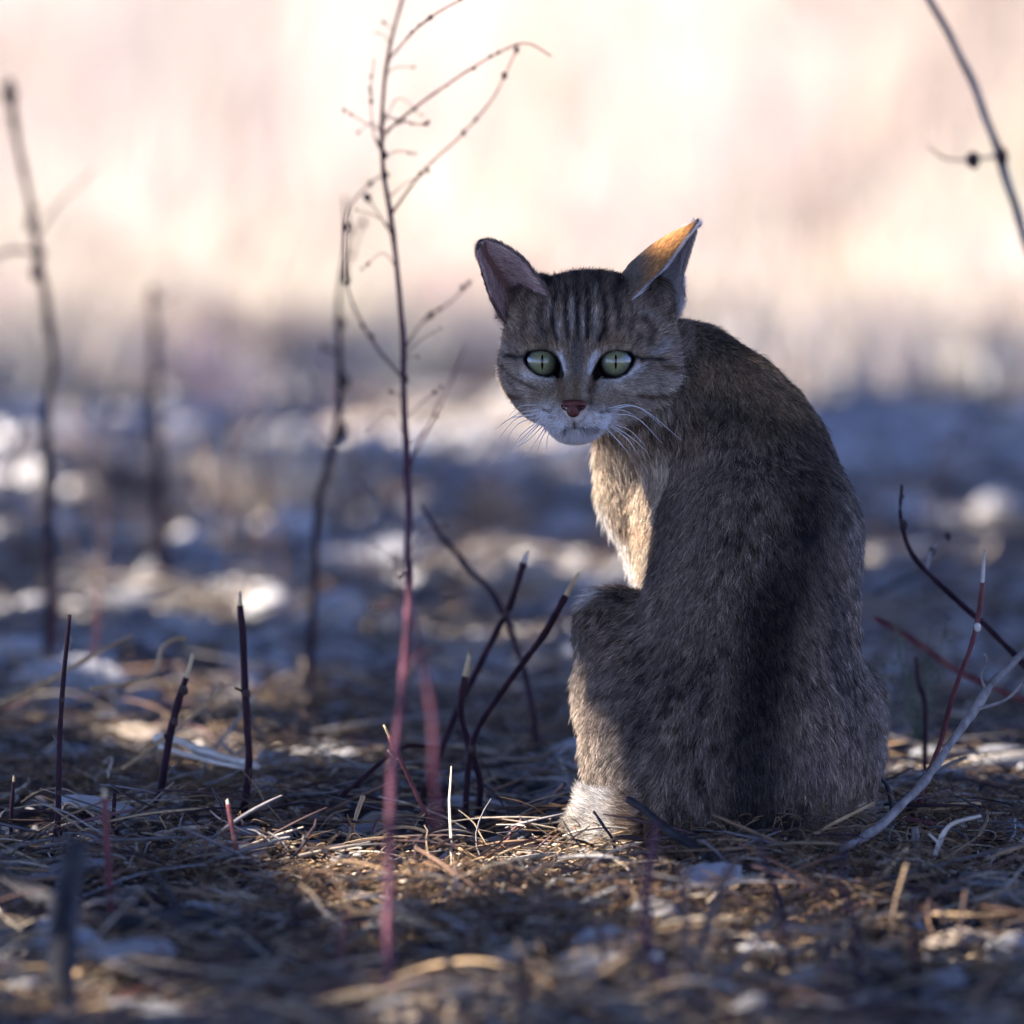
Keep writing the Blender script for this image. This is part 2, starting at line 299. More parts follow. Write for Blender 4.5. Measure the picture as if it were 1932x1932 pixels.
# dry shrubs, soft in the distance
M_SHR = mat_noise('dry_twig', [(.12, .085, .06), (.22, .165, .12), (.32, .25, .19)], 20)
def shrub(px, py, Y, hgt, wid, label, dark=1.0, ntw=70, leafcol=(.25, .18, .11), nl=500):
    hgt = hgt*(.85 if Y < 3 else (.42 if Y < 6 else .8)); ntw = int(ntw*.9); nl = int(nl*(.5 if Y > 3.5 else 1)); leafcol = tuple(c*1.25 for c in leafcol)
    b_ = at(px, py, Y); b_[2] = 0; e = empty('dry_shrub', b_); tag(e, label, 'shrub', 'dry shrubs behind the cat')
    ps = []
    for k in range(ntw):
        a = rng.uniform(0, 2*math.pi); rr = wid*rng.random()**.6; tip = b_+np.array([math.cos(a)*rr, math.sin(a)*rr, hgt*(.45+.55*rng.random())]); mid = b_*.5+tip*.5+rng.normal(size=3)*.12*hgt
        ps.append(crom([b_+rng.normal(size=3)*.01, mid, tip], 7))
    ps = np.array(ps); V, F = tubes(ps, np.tile(np.linspace(.0035, .0012, 7), (ntw, 1))*hgt/.4, 3); o = mesh_np('twig', V, F, M_SHR, e); o['kind'] = 'stuff'
    src = ps[rng.integers(0, ntw, nl), rng.integers(2, 7, nl)]+rng.normal(size=(nl, 3))*.02*hgt/.3; hs = .012*hgt/.4*(.5+rng.random(nl))
    u_ = norm(rng.normal(size=(nl, 3))); w_ = norm(np.cross(u_, rng.normal(size=(nl, 3))))
    V = np.stack([src-u_*hs[:, None]*1.6, src-w_*hs[:, None]*.7, src+u_*hs[:, None]*1.6, src+w_*hs[:, None]*.7], 1).reshape(-1, 3)
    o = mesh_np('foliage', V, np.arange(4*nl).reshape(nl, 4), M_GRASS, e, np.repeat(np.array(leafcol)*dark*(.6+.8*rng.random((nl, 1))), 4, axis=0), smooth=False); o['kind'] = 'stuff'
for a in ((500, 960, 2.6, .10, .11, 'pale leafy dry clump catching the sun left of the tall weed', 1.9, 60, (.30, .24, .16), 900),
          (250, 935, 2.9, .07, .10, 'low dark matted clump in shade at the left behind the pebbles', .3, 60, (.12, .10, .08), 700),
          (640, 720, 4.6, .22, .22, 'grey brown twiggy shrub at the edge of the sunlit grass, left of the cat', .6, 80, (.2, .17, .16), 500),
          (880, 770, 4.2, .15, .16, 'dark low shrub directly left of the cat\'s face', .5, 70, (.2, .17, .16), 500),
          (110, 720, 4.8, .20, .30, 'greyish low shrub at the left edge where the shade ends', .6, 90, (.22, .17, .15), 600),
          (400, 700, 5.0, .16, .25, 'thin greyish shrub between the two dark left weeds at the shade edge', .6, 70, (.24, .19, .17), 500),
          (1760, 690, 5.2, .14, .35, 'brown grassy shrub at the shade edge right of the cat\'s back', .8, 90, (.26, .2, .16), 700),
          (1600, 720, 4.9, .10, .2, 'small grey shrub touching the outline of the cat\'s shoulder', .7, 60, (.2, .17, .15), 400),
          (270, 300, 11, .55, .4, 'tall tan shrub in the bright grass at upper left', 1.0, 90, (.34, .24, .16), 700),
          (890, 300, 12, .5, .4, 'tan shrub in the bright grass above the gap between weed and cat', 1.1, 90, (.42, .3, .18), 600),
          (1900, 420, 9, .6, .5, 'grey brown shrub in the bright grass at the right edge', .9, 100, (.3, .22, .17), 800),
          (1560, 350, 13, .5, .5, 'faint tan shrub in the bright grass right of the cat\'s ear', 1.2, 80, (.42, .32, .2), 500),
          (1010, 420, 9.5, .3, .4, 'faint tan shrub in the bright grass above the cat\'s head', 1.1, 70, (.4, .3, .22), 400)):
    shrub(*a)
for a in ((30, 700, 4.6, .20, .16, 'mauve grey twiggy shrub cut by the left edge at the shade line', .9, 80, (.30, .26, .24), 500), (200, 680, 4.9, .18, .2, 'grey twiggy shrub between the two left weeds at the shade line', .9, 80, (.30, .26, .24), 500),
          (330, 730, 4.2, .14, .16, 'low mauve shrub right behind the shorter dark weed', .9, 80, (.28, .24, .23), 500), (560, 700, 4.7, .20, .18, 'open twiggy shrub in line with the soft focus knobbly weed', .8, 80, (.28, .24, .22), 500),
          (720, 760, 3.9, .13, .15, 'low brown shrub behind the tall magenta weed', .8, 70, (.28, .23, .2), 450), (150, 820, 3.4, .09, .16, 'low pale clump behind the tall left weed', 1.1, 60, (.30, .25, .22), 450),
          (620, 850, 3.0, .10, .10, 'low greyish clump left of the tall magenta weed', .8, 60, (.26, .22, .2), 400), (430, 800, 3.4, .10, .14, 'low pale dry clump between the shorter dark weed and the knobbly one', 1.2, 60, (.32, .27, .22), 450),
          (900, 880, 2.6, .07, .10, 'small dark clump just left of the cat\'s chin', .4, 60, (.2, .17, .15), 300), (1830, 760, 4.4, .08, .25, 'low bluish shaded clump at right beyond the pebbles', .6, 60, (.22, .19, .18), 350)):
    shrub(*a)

# ------------------------------------------------------------------ litter: straw, roots and bark chips
def scatter(n, ylo=-1.35, yhi=3.2, pw=1.6):
    y = ylo+(yhi-ylo)*rng.random(n)**pw; x = rng.uniform(-1, 1, n)*(.54+.050*(y+1.3)); return x, y
def litter(name, n, Lr, r0, cols, curl, ylo=-1.35, yhi=3.2, pw=1.5, K=7, lift=.012, label=None, cat_='straw', xs=None):
    x, y = scatter(n, ylo, yhi, pw) if xs is None else xs; n = len(x)
    L = rng.uniform(Lr[0], Lr[1], n)*(.6+.7*rng.random(n)); a = rng.uniform(0, 2*math.pi, n); da = rng.normal(size=n)*curl
    t = np.linspace(-.5, .5, K); ang = a[:, None]+da[:, None]*t[None]*2+rng.normal(size=(n, K))*curl*.25
    dx = np.cumsum(np.cos(ang), 1)*(L/K)[:, None]; dy = np.cumsum(np.sin(ang), 1)*(L/K)[:, None]
    X = x[:, None]+dx-dx.mean(1, keepdims=True); Y = y[:, None]+dy-dy.mean(1, keepdims=True)
    hg = gheight(X.ravel(), Y.ravel()).reshape(n, K)
    zz = hg.mean(1, keepdims=True)+rng.random((n, 1))*lift+.002; slope = rng.normal(size=(n, 1))*.22; Z = zz+slope*t[None]*L[:, None]+.25*L[:, None]*np.abs(rng.normal(size=(n, 1)))*curl*.4*(1-(2*t[None])**2)
    Z = np.maximum(Z, hg+.0008)
    P = np.stack([X, Y, Z], -1); rr = (r0[0]+(r0[1]-r0[0])*rng.random(n)**2)[:, None]*(1-.5*np.abs(t*2)[None]**2)
    V, F = tubes(P, rr, 3); c = np.array(cols)[rng.integers(0, len(cols), n)]*(.6+.7*rng.random((n, 1)))
    o = mesh_np(name, V, F, M_LITTER, None, np.repeat(c, K*3, axis=0)); tag(o, label, cat_, kind='stuff'); return o
ST = [(.30, .21, .12), (.22, .145, .08), (.40, .31, .20), (.16, .10, .06), (.48, .42, .33), (.10, .07, .05)]
BR = [(.13, .07, .035), (.20, .11, .05), (.07, .042, .028), (.25, .15, .08)]
litter('straw_litter', 7400, (.03, .10), (.0005, .0012), ST, .5, label='loose straw and dry stalks strewn over the shaded ground', lift=.020)
litter('fine_litter', 13500, (.008, .03), (.0003, .0009), ST+BR, .5, pw=1.2, label='short broken stalk bits covering the soil', cat_='plant litter', lift=.006)
litter('twig_litter', 2800, (.03, .12), (.0007, .0018), [(.035, .02, .025), (.06, .035, .035), (.16, .15, .15), (.25, .24, .23)], .3, label='thin dark and grey twig pieces lying among the straw', cat_='twigs', lift=.03)
litter('coarse_straw', 1650, (.04, .12), (.0009, .0020), [(.42, .30, .17), (.34, .22, .12), (.50, .42, .31), (.20, .12, .08), (.14, .08, .08)], .35, K=8, label='thick dry stalks lying crosswise on the shaded ground', cat_='straw', lift=.028)
# curly fibrous mats in clumps
cx_, cy_ = [], []
for (px, py, k, sg) in ((250, 1490, 900, .035), (420, 1550, 900, .03), (90, 1500, 600, .03), (560, 1480, 500, .03), (640, 1400, 500, .05), (850, 1690, 800, .04), (960, 1740, 700, .045), (1080, 1760, 600, .04), (1420, 1640, 900, .05), (1560, 1640, 1100, .05), (1650, 1580, 1100, .04), (1760, 1560, 1000, .05), (1850, 1600, 900, .05), (1250, 1720, 700, .04), (1500, 1740, 800, .05),
                        (1750, 1700, 900, .05), (500, 1720, 500, .05), (330, 1650, 700, .04), (100, 1650, 500, .05), (700, 1850, 500, .06), (1100, 1850, 500, .06), (1650, 1850, 600, .06), (300, 1860, 500, .05), (520, 1340, 500, .05), (200, 1300, 400, .05), (1750, 1350, 500, .05), (1020, 1390, 500, .05), (900, 1360, 400, .04)):
    k = int(k*.38); g_ = gnd(px, py); cx_.append(g_[0]+rng.normal(size=k)*sg*1.2); cy_.append(g_[1]+rng.normal(size=k)*sg*1.6)
litter('root_fibre', 0, (.010, .032), (.00028, .0006), BR+ST[:2], 1.9, K=9, lift=.026, label='curly brown root fibres matted on the ground', cat_='root fibres', xs=(np.concatenate(cx_), np.concatenate(cy_)))
# bark chips and gravel
def chips(name, n, size, cols, flat, label, cat_, mat, ylo=-1.35, yhi=4.2, pw=1.3):
    x, y = scatter(n, ylo, yhi, pw); s = size[0]+(size[1]-size[0])*rng.random(n)**2.5
    tv = np.array([[1, 0, 0], [.35, .9, .1], [-.6, .7, 0], [-1, -.1, .1], [-.4, -.8, 0], [.6, -.7, .1], [.1, .1, 1], [0, 0, -1]]); tf = np.array([[i, (i+1) % 6, 6] for i in range(6)]+[[(i+1) % 6, i, 7] for i in range(6)])
    a = rng.uniform(0, 2*math.pi, n); el_ = rng.uniform(.4, 1, n); V = tv[None]*(1+.25*rng.normal(size=(n, 8, 3)))*np.stack([s, s*el_, s*flat*(.5+rng.random(n))], 1)[:, None]
    tl_ = rng.normal(size=n)*.35; V = np.stack([V[..., 0], V[..., 1]*np.cos(tl_)[:, None]-V[..., 2]*np.sin(tl_)[:, None], V[..., 1]*np.sin(tl_)[:, None]+V[..., 2]*np.cos(tl_)[:, None]], -1)
    V = np.stack([V[..., 0]*np.cos(a)[:, None]-V[..., 1]*np.sin(a)[:, None]+x[:, None], V[..., 0]*np.sin(a)[:, None]+V[..., 1]*np.cos(a)[:, None]+y[:, None], V[..., 2]+(gheight(x, y)+s*flat*.4)[:, None]], -1)
    F = (tf[None]+np.arange(n)[:, None, None]*8).reshape(-1, 3); c = np.array(cols)[rng.integers(0, len(cols), n)]*(.7+.5*rng.random((n, 1)))
    o = mesh_np(name, V.reshape(-1, 3), F, mat, None, np.repeat(c, 8, axis=0), smooth=False); tag(o, label, cat_, kind='stuff')
chips('bark_chips', 11000, (.0015, .008), [(.20, .13, .08), (.33, .25, .16), (.10, .07, .05), (.45, .38, .28)], .25, 'small bark flakes and leaf crumbs scattered on the soil', 'bark chips', M_LITTER)
chips('gravel', 7500, (.003, .011), [(.40, .39, .38), (.26, .26, .27), (.33, .28, .23)], .55, 'small pale gravel scattered over the shaded ground', 'gravel', M_LITTER, pw=.8)

cgx, cgy = [], []
for (px, py, k, sg) in ((250, 1490, 900, .04), (420, 1550, 900, .04), (560, 1480, 700, .04), (640, 1400, 700, .05), (850, 1690, 1500, .05), (760, 1660, 1200, .05), (960, 1740, 900, .05), (1080, 1760, 700, .04), (1560, 1640, 1100, .05), (1650, 1580, 1100, .04), (1760, 1560, 900, .05), (1850, 1600, 900, .05), (1250, 1720, 700, .04), (1500, 1740, 800, .05), (330, 1650, 700, .04), (560, 1290, 600, .06), (1010, 1400, 700, .05)):
    g_ = gnd(px, py); cgx.append(g_[0]+rng.normal(size=k)*sg); cgy.append(g_[1]+rng.normal(size=k)*sg*1.4)
cgx, cgy = np.concatenate(cgx), np.concatenate(cgy); _sc = scatter; scatter = lambda n, *a: (cgx, cgy)
_gh = gheight; gheight = lambda x, y: _gh(x, y)+.014*np.abs(vnoise(np.stack([x, y, 0*x], 1), 60, 201))
chips('chaff', len(cgx), (.0010, .0055), [(.20, .11, .05), (.30, .19, .10), (.12, .07, .04), (.50, .42, .32), (.16, .10, .07)], .35, 'brown chaff and crumbled leaf bits heaped on the ground', 'chaff', M_LITTER); scatter = _sc; gheight = _gh
chips('pebble_bed', 5200, (.008, .026), [(.60, .59, .58), (.44, .435, .43), (.48, .44, .39), (.30, .29, .29)], .5, 'pale pebbles and broken clods carpeting the shaded ground farther back', 'pebbles', M_LITTER, ylo=1.1, yhi=5.3, pw=1.0)
# ------------------------------------------------------------------ stones: each one an object
def stone_mesh(seed, mat, long=1.0, flat=.5):
    bm = bmesh.new(); bmesh.ops.create_icosphere(bm, subdivisions=3, radius=1); V = np.array([v.co for v in bm.verts])
    pr = np.random.default_rng(seed)
    for _ in range(9):
        nn_ = pr.normal(size=3); nn_ /= np.linalg.norm(nn_); e_ = V@nn_-pr.uniform(.62, .88); V = V-np.maximum(e_, 0)[:, None]*nn_
    d = 1+.12*vnoise(V, 1.3, seed)+.11*vnoise(V, 3.2, seed+1)+.04*vnoise(V, 8, seed+2); V = V*np.array([1, 1, 1]); V = V*d[:, None]
    V[:, 0] *= long; V[:, 2] *= flat; V[:, 2] += .10*long*vnoise(V, (.8, .5, .2), seed+5)
    for v, c in zip(bm.verts, V): v.co = c
    me = bpy.data.meshes.new('stone'); bm.to_mesh(me); bm.free(); me.shade_smooth(); me.materials.append(mat); return me
SM = [stone_mesh(100+k*7, M_STONE[[0, 1, 0, 2, 0, 1, 0, 2, 1, 0][k]], [1.2, 1.5, 1.0, 1.3, 1.8, 1.1, 1.4, 1.6, 1.9, 1.2][k], [.5, .45, .62, .42, .38, .55, .5, .4, .35, .6][k]) for k in range(10)]
def stone(px, py, w, ratio, k, rot, label, tilt=0, group=None, mesh=None, sink=.25):
    """py is the middle of the visible stone; w its width, ratio height / width"""
    p = gnd(px, py+w*ratio*.3); sc_ = (p[1]+8)/8; me = mesh or SM[k]; ww = w*S*sc_/2
    lng = max(abs(v.co.x) for v in me.vertices); ht = max(abs(v.co.z) for v in me.vertices); k_ = ww/lng
    o = bpy.data.objects.new('stone', me); COL.objects.link(o); hz = ww*ratio*1.15/ht
    o.scale = (k_, k_*1.1, hz); o.rotation_euler = (0, tilt, rot); o.location = (p[0], p[1], float(gheight(p[:1], p[1:2])[0])+hz*ht*(1-2*sink)*.8+.006)
    tag(o, label, 'stone', group); return o
# long curved slab at the left
def slab_mesh():
    pa = crom([(-1.35, 0, .28), (-1.0, 0, .52), (-.3, 0, .42), (.5, 0, .0), (1.0, 0, -.45)], 22); rr = np.array([.10, .2, .27, .30, .31, .31, .31, .31, .31, .31, .31, .31, .31, .31, .31, .31, .30, .29, .27, .24, .18, .08])
    V, F = tubes(pa[None], rr[None], 14, cap=True); V[:, 1] *= 1.6; me = bpy.data.meshes.new('stone'); me.from_pydata(V.tolist(), [], [list(map(int, f)) for g_ in F for f in g_]); me.shade_smooth(); me.materials.append(M_STONE[0]); return me
so_ = stone(205, 1556, 205, .30, 0, .05, 'long curved pale stone slab sloping down beside the dark stem at left', mesh=slab_mesh(), sink=.2)
for a in ((215, 1612, 105, .38, 0, .4, 'mottled pale stone lying just below the long curved slab', .2), (232, 1555, 44, .5, 2, 0, 'small rounded pale stone behind the short lit stem'), (290, 1572, 42, .62, 5, 0, 'small egg shaped stone standing right of the short lit stem'),
          (22, 1635, 85, .45, 1, 0, 'grey stone cut by the left edge, level with the long slab'), (205, 1700, 100, .22, 3, .1, 'flat stone behind the blurred dark post'), (300, 1708, 110, .22, 3, .1, 'flat tan stone at the foot of the short lit stem'),
          (398, 1715, 120, .30, 4, .3, 'long smooth stone sloping right of the short lit stem'), (497, 1660, 45, .5, 2, .3, 'small round stone left of the sunlit straw patch'), (255, 1815, 185, .38, 6, .2, 'large blurred grey boulder low at the left'), (50, 1860, 90, .5, 5, .2, 'blurred rounded stone at the bottom left corner'),
          (552, 1422, 82, .32, 0, .1, 'smooth cream stone lit by the sun between the two left stubs'), (755, 1722, 95, .30, 9, .2, 'bright white stone in the sunlit patch'), (800, 1672, 120, .26, 7, .1, 'pale knobbly stone in the sunlit patch behind the white one'), (850, 1655, 60, .3, 0, .1, 'small flat pale stone touching the knobbly one'),
          (905, 1524, 140, .25, 4, .05, 'long flat grey stone behind the crossing dark stems'), (860, 1478, 110, .3, 6, .1, 'rounded slab half hidden behind the long flat stone'), (735, 1545, 110, .25, 3, .1, 'low tan stone behind the purple twig'), (690, 1575, 80, .28, 1, .1, 'low dark stone under the arching straw'), (1060, 1686, 85, .55, 0, .3, 'pale pointed stone standing below the white paw'),
          (998, 1617, 75, .3, 3, .1, 'thin flat stone left of the white paw'), (1075, 1468, 75, .45, 0, .1, 'pale blue stone touching the cat\'s left haunch'), (1005, 1440, 60, .3, 1, .3, 'small grey stone between the stems and the haunch'),
          (1900, 1785, 95, .62, 9, .3, 'bright white rock at the right edge near the bottom'), (1512, 1858, 82, .62, 6, .6, 'blue grey egg shaped stone at bottom right of centre'), (1450, 1790, 130, .22, 4, .1, 'long low grey stone in front of the orange straw'), (1560, 1812, 150, .22, 8, -.1, 'long pale stone below the orange straw'), (1860, 1670, 110, .35, 1, .2, 'dark blue grey stone at right below the pale branch'), (1880, 1700, 60, .5, 5, 0, 'small rounded stone in front of the dark right one'),
          (1765, 1475, 135, .22, 8, 0, 'long smooth grey stone to the right of the cat behind the pale branch'), (1800, 1510, 100, .2, 4, 0, 'thin flat stone in front of the long smooth right one'), (1760, 1900, 110, .5, 2, .4, 'blurred tan stone at the bottom right'), (1420, 1915, 100, .5, 5, .4, 'blurred tan stone at the bottom edge near the centre'), (770, 1920, 120, .4, 3, .2, 'blurred tan stone at the bottom edge left of centre'), (860, 1900, 100, .45, 6, .2, 'blurred grey stone at the bottom between the tan ones'),
          (355, 1035, 110, .42, 2, .1, 'blurred white oval stone behind the left stubs'), (495, 1057, 165, .26, 4, 0, 'blurred pinkish oblong stone right of the white oval one'), (1063, 990, 105, .5, 9, 0, 'blurred white oval stone left of the cat\'s chest'), (950, 1010, 90, .35, 0, .2, 'blurred grey stone left of the white oval by the chest'), (840, 955, 80, .55, 9, .2, 'blurred bright stone right of the tall weed'), (745, 955, 55, .6, 0, .2, 'blurred bright stone left of the tall weed'),
          (1880, 960, 120, .55, 2, .4, 'blurred pale boulder right of the buds at the right edge'), (1688, 1045, 75, .75, 9, .1, 'blurred white stone touching the right of the cat\'s back'), (1905, 1072, 80, .7, 0, .3, 'blurred white stone at the right edge behind the pale topped stem'), (1770, 700, 140, .3, 3, .1, 'blurred pinkish stone at right near the sunlit grass'), (690, 1050, 260, .35, 1, .1, 'large blurred grey brown boulder behind the tall weed'), (990, 1110, 230, .4, 7, .1, 'large dark brown boulder behind the broken stems'), (240, 1120, 170, .35, 5, .1, 'blurred blue grey boulder behind the left stubs'), (60, 1150, 120, .4, 1, .1, 'blurred dark blue stone at the left edge'), (30, 975, 140, .3, 5, .1, 'blurred blue grey slab at the left edge below the tall left weed'),
          (640, 1225, 150, .3, 0, .1, 'blurred flat pale stone right of the middle left stub'), (235, 1205, 120, .35, 2, .1, 'blurred pale blue stone behind the forked straw'), (50, 1210, 90, .5, 1, .3, 'tilted blue grey stone behind the first stub'), (120, 1375, 110, .3, 3, .2, 'pale stone behind the lower part of the first stub'), (130, 1420, 130, .25, 5, .1, 'flat blue stone behind the long curved slab')):
    stone(*a[:7], tilt=a[7] if len(a) > 7 else 0)

used = [(o.location.x, o.location.y) for o in COL.objects if o.name.startswith('stone')]
cnt = 0
while cnt < 262:
    y = rng.uniform(.9, 5.2) if cnt > 120 else rng.uniform(-1.3, .8); x = rng.uniform(-1, 1)*(.40+.046*(y+1.3))
    if cnt <= 120 and abs(x-.15) < .17 and abs(y) < .25: continue
    if min((x-a)**2+(y-b)**2 for a, b in used) < (.05 if y < 1 else .045)**2: continue
    used.append((x, y)); k = int(rng.integers(0, 10)); r = (.010+.028*rng.random()**1.5)*(1 if y > .9 else .6)
    o = bpy.data.objects.new('stone', SM[k]); COL.objects.link(o); o.scale = (r, r*1.1, r*(.7+.6*rng.random())); o.rotation_euler = (rng.normal()*.15, rng.normal()*.15, rng.uniform(0, 6.28))
    o.location = (x, y, float(gheight(np.array([x]), np.array([y]))[0])+r*.25+(.004 if y < .9 else 0))
    kd = ['pale', 'grey', 'tan'][M_STONE.index(SM[k].materials[0])]; sz = 'large' if r > .026 else ('small' if r < .016 else 'medium')
    fx = x/(.35*(y+8)/8); col_ = 'left' if fx < -.33 else ('right' if fx > .33 else 'middle')
    row_ = 'level with the cat' if y <= .85 else ('not far behind the cat' if y < 2.2 else ('farther behind the cat' if y < 3.6 else 'near the edge of the sunlit grass'))
    lb = f'{sz} {kd} stone half buried at {col_}, {row_}'; tag(o, lb, 'stone', 'stones strewn over the shaded ground'); cnt += 1
# ------------------------------------------------------------------ the wildcat
cat_base = at(1390, 1600, 0.0); cat_base[2] = 0
cat = empty('wildcat', cat_base)
tag(cat, 'grey brown striped wildcat sitting with its back turned and looking over its shoulder', 'cat')
# head frame (units of photo px)
PSI = math.radians(12)
EX = math.cos(PSI)*AR+math.sin(PSI)*AT; FD = -math.sin(PSI)*AR+math.cos(PSI)*AT
HC = at(1111, 684, 0.035)
def hl(x, z, f): return HC+(x*EX+z*AU+f*FD)*S
def tohl(P):
    r = (P-HC)/S; return r@EX, r@AU, r@FD
RE = 34.0
EYEL, EYER = hl(-71, 0, 93), hl(71, 0, 93)
OPL = [fc(*p) for p in [(495, 1072), (518, 1034), (560, 1026), (620, 1022), (680, 1034), (722, 1066), (746, 1110), (766, 1196), (748, 1212), (722, 1194), (660, 1199), (590, 1184), (535, 1142), (504, 1104)]]
OPR = [fc(*p) for p in [(1280, 1072), (1255, 1035), (1210, 1030), (1150, 1024), (1090, 1038), (1045, 1076), (1020, 1115), (986, 1192), (1002, 1222), (1032, 1198), (1090, 1207), (1150, 1205), (1215, 1177), (1262, 1122)]]

def axis(fine, lo, hi, df, dc):
    a = [fine[0]]; 
    while a[0] > lo: a.insert(0, a[0]-dc)
    while a[-1] < fine[1]: a.append(a[-1]+df)
    while a[-1] < hi: a.append(a[-1]+dc)
    return np.array(a)
hx, hy, hz = HC
ax_x = axis((hx-.070, hx+.070), hx-.09, cat_base[0]+.15, .00125, .003)
ax_y = axis((hy-.075, hy+.045), -.20, .25, .00125, .003)
ax_z = axis((hz-.062, hz+.068), -.012, hz+.075, .00125, .003)
NX, NY, NZ = len(ax_x), len(ax_y), len(ax_z)
FLD = np.full((NX, NY, NZ), 1.0, np.float32)
def _box(lo, hi, pad):
    s = []
    for a, l, h in ((ax_x, lo[0], hi[0]), (ax_y, lo[1], hi[1]), (ax_z, lo[2], hi[2])):
        i0, i1 = np.searchsorted(a, l-pad), np.searchsorted(a, h+pad); s.append(slice(max(i0-1, 0), min(i1+1, len(a))))
    return tuple(s)
def _pts(s):
    X, Y, Z = np.meshgrid(ax_x[s[0]], ax_y[s[1]], ax_z[s[2]], indexing='ij'); return np.stack([X, Y, Z], -1)
def _smin(s, d, k):
    a = FLD[s]; h = np.clip(.5+.5*(a-d)/k, 0, 1)
    FLD[s] = (a*(1-h)+d*h-k*h*(1-h)).astype(np.float32)
def cone(a, b, ra, rb, k=.012):
    a, b = np.array(a), np.array(b); R = max(ra, rb); s = _box(np.minimum(a, b)-R, np.maximum(a, b)+R, k+.012)
    P = _pts(s); v = b-a; t = np.clip(((P-a)@v)/(v@v+1e-12), 0, 1)
    _smin(s, np.linalg.norm(P-a-t[..., None]*v, axis=-1)-(ra+(rb-ra)*t), k)
def elli(c, r, k=.012, ax=None, cut=False):
    c = np.array(c); r = np.array(r); R = r.max(); s = _box(c-R, c+R, k+.012); P = _pts(s)-c
    if ax is not None: P = P@np.array(ax).T
    k0 = np.linalg.norm(P/r, axis=-1); k1 = np.linalg.norm(P/r**2, axis=-1)+1e-9; d = k0*(k0-1)/k1
    if cut:
        a = FLD[s]; h = np.clip(.5-.5*(a+d)/k, 0, 1); FLD[s] = (a*(1-h)-d*h+k*h*(1-h)).astype(np.float32)
    else: _smin(s, d, k)
q = S
def cone_p(p0, p1, k=30): cone(at(*p0[:3]), at(*p1[:3]), p0[3]*q, p1[3]*q, k*q)
# body: (px, py, depth Y, radius px)
cone_p((1395, 1385, -.005, 225), (1430, 1010, .045, 188), 30)
cone_p((1430, 1010, .045, 188), (1420, 910, .060, 160), 30)
elli(at(1370, 1455, -.015), np.array([235, 205, 165])*q, 30*q)                  # rump
elli(at(1385, 772, .075), np.array([92, 104, 105])*q, 36*q)
cone_p((1392, 842, .070, 148), (1285, 745, .080, 125), 36)
cone_p((1290, 740, .080, 128), (1165, 690, .085, 105), 30)
cone_p((1200, 780, .100, 85), (1228, 925, .125, 88), 40)                       # throat
cone_p((1226, 925, .125, 86), (1278, 1060, .125, 88), 35)                      # chest
cone_p((1330, 900, .090, 118), (1335, 1130, .100, 110), 35)
cone_p((1262, 950, .090, 58), (1262, 1090, .080, 50), 25)                      # near upper arm
cone_p((1262, 1090, .095, 46), (1270, 1320, .130, 34), 15); cone(at(1270, 1320, .130), np.array([at(1265, 1500, .13)[0], .145, .012]), 34*q, 25*q, 12*q)
cone_p((1400, 1100, .140, 60), (1400, 1320, .150, 36), 20); cone(at(1400, 1320, .150), np.array([at(1400, 1500, .15)[0], .165, .012]), 34*q, 25*q, 12*q)
for X_ in (1262, 1400):
    b_ = np.array([at(X_, 1500, .15)[0], .15 if X_ < 1300 else .17, .010]); elli(b_+[0, .012, 0], np.array([.014, .022, .011]), .006)
# near (left) hind leg
elli(at(1245, 1395, .010), np.array([140, 150, 225])*q, 16*q)
cone_p((1165, 1200, .055, 62), (1205, 1300, .045, 105), 25)
cone_p((1166, 1184, .052, 64), (1290, 1215, .030, 92), 34)
cone_p((1166, 1190, .045, 64), (1230, 1330, .010, 110), 30)
cone_p((1158, 1180, .050, 60), (1152, 1330, .045, 66), 30)
elli(at(1124, 1560, .0), np.array([26, 38, 52])*q, 10*q)
cone_p((1150, 1300, .040, 58), (1180, 1540, .005, 62), 30)
# far (right) hind leg
elli(at(1545, 1392, .020), np.array([118, 140, 190])*q, 22*q)
cone_p((1600, 1320, .060, 68), (1595, 1420, .050, 72), 18)
cone_p((1580, 1420, .030, 70), (1560, 1540, .010, 60), 25)
# hind feet
def foot(x0, y0, x1, y1):
    a = np.array([x0, y0, .016]); b = np.array([x1, y1, .013]); cone(a, b, .016, .015, .008)
    d = norm(b-a); sd = np.array([-d[1], d[0], 0])
    for t in (-1.5, -.5, .5, 1.5): cone(b+sd*t*.0075+d*.004, b+sd*t*.0085+d*(.017-.002*abs(t)), .0075, .0068, .003)
fx0 = at(1210, 1590, -.02)[0]; fx1 = at(1150, 1590, .03)[0]
foot(fx0, -.02, fx1, .035)
cone([fx1+.012, .018, .02], [fx1+.004, .024, .034], .015, .012, .01)
foot(at(1570, 1590, .0)[0], .0, at(1600, 1590, .06)[0], .075)
# tail: from the rump round the right side to the front
tp = [(at(1560, 1590, -.0)[0], -.01, .020), (at(1640, 1590, 0)[0], .015, .013), (at(1630, 1590, .1)[0], .11, .013), (at(1540, 1590, .2)[0], .19, .013), (at(1400, 1590, .2)[0], .215, .013)]
tq = crom(tp, 14)
for i in range(13): cone(tq[i], tq[i+1], .0125, .0125, .004)
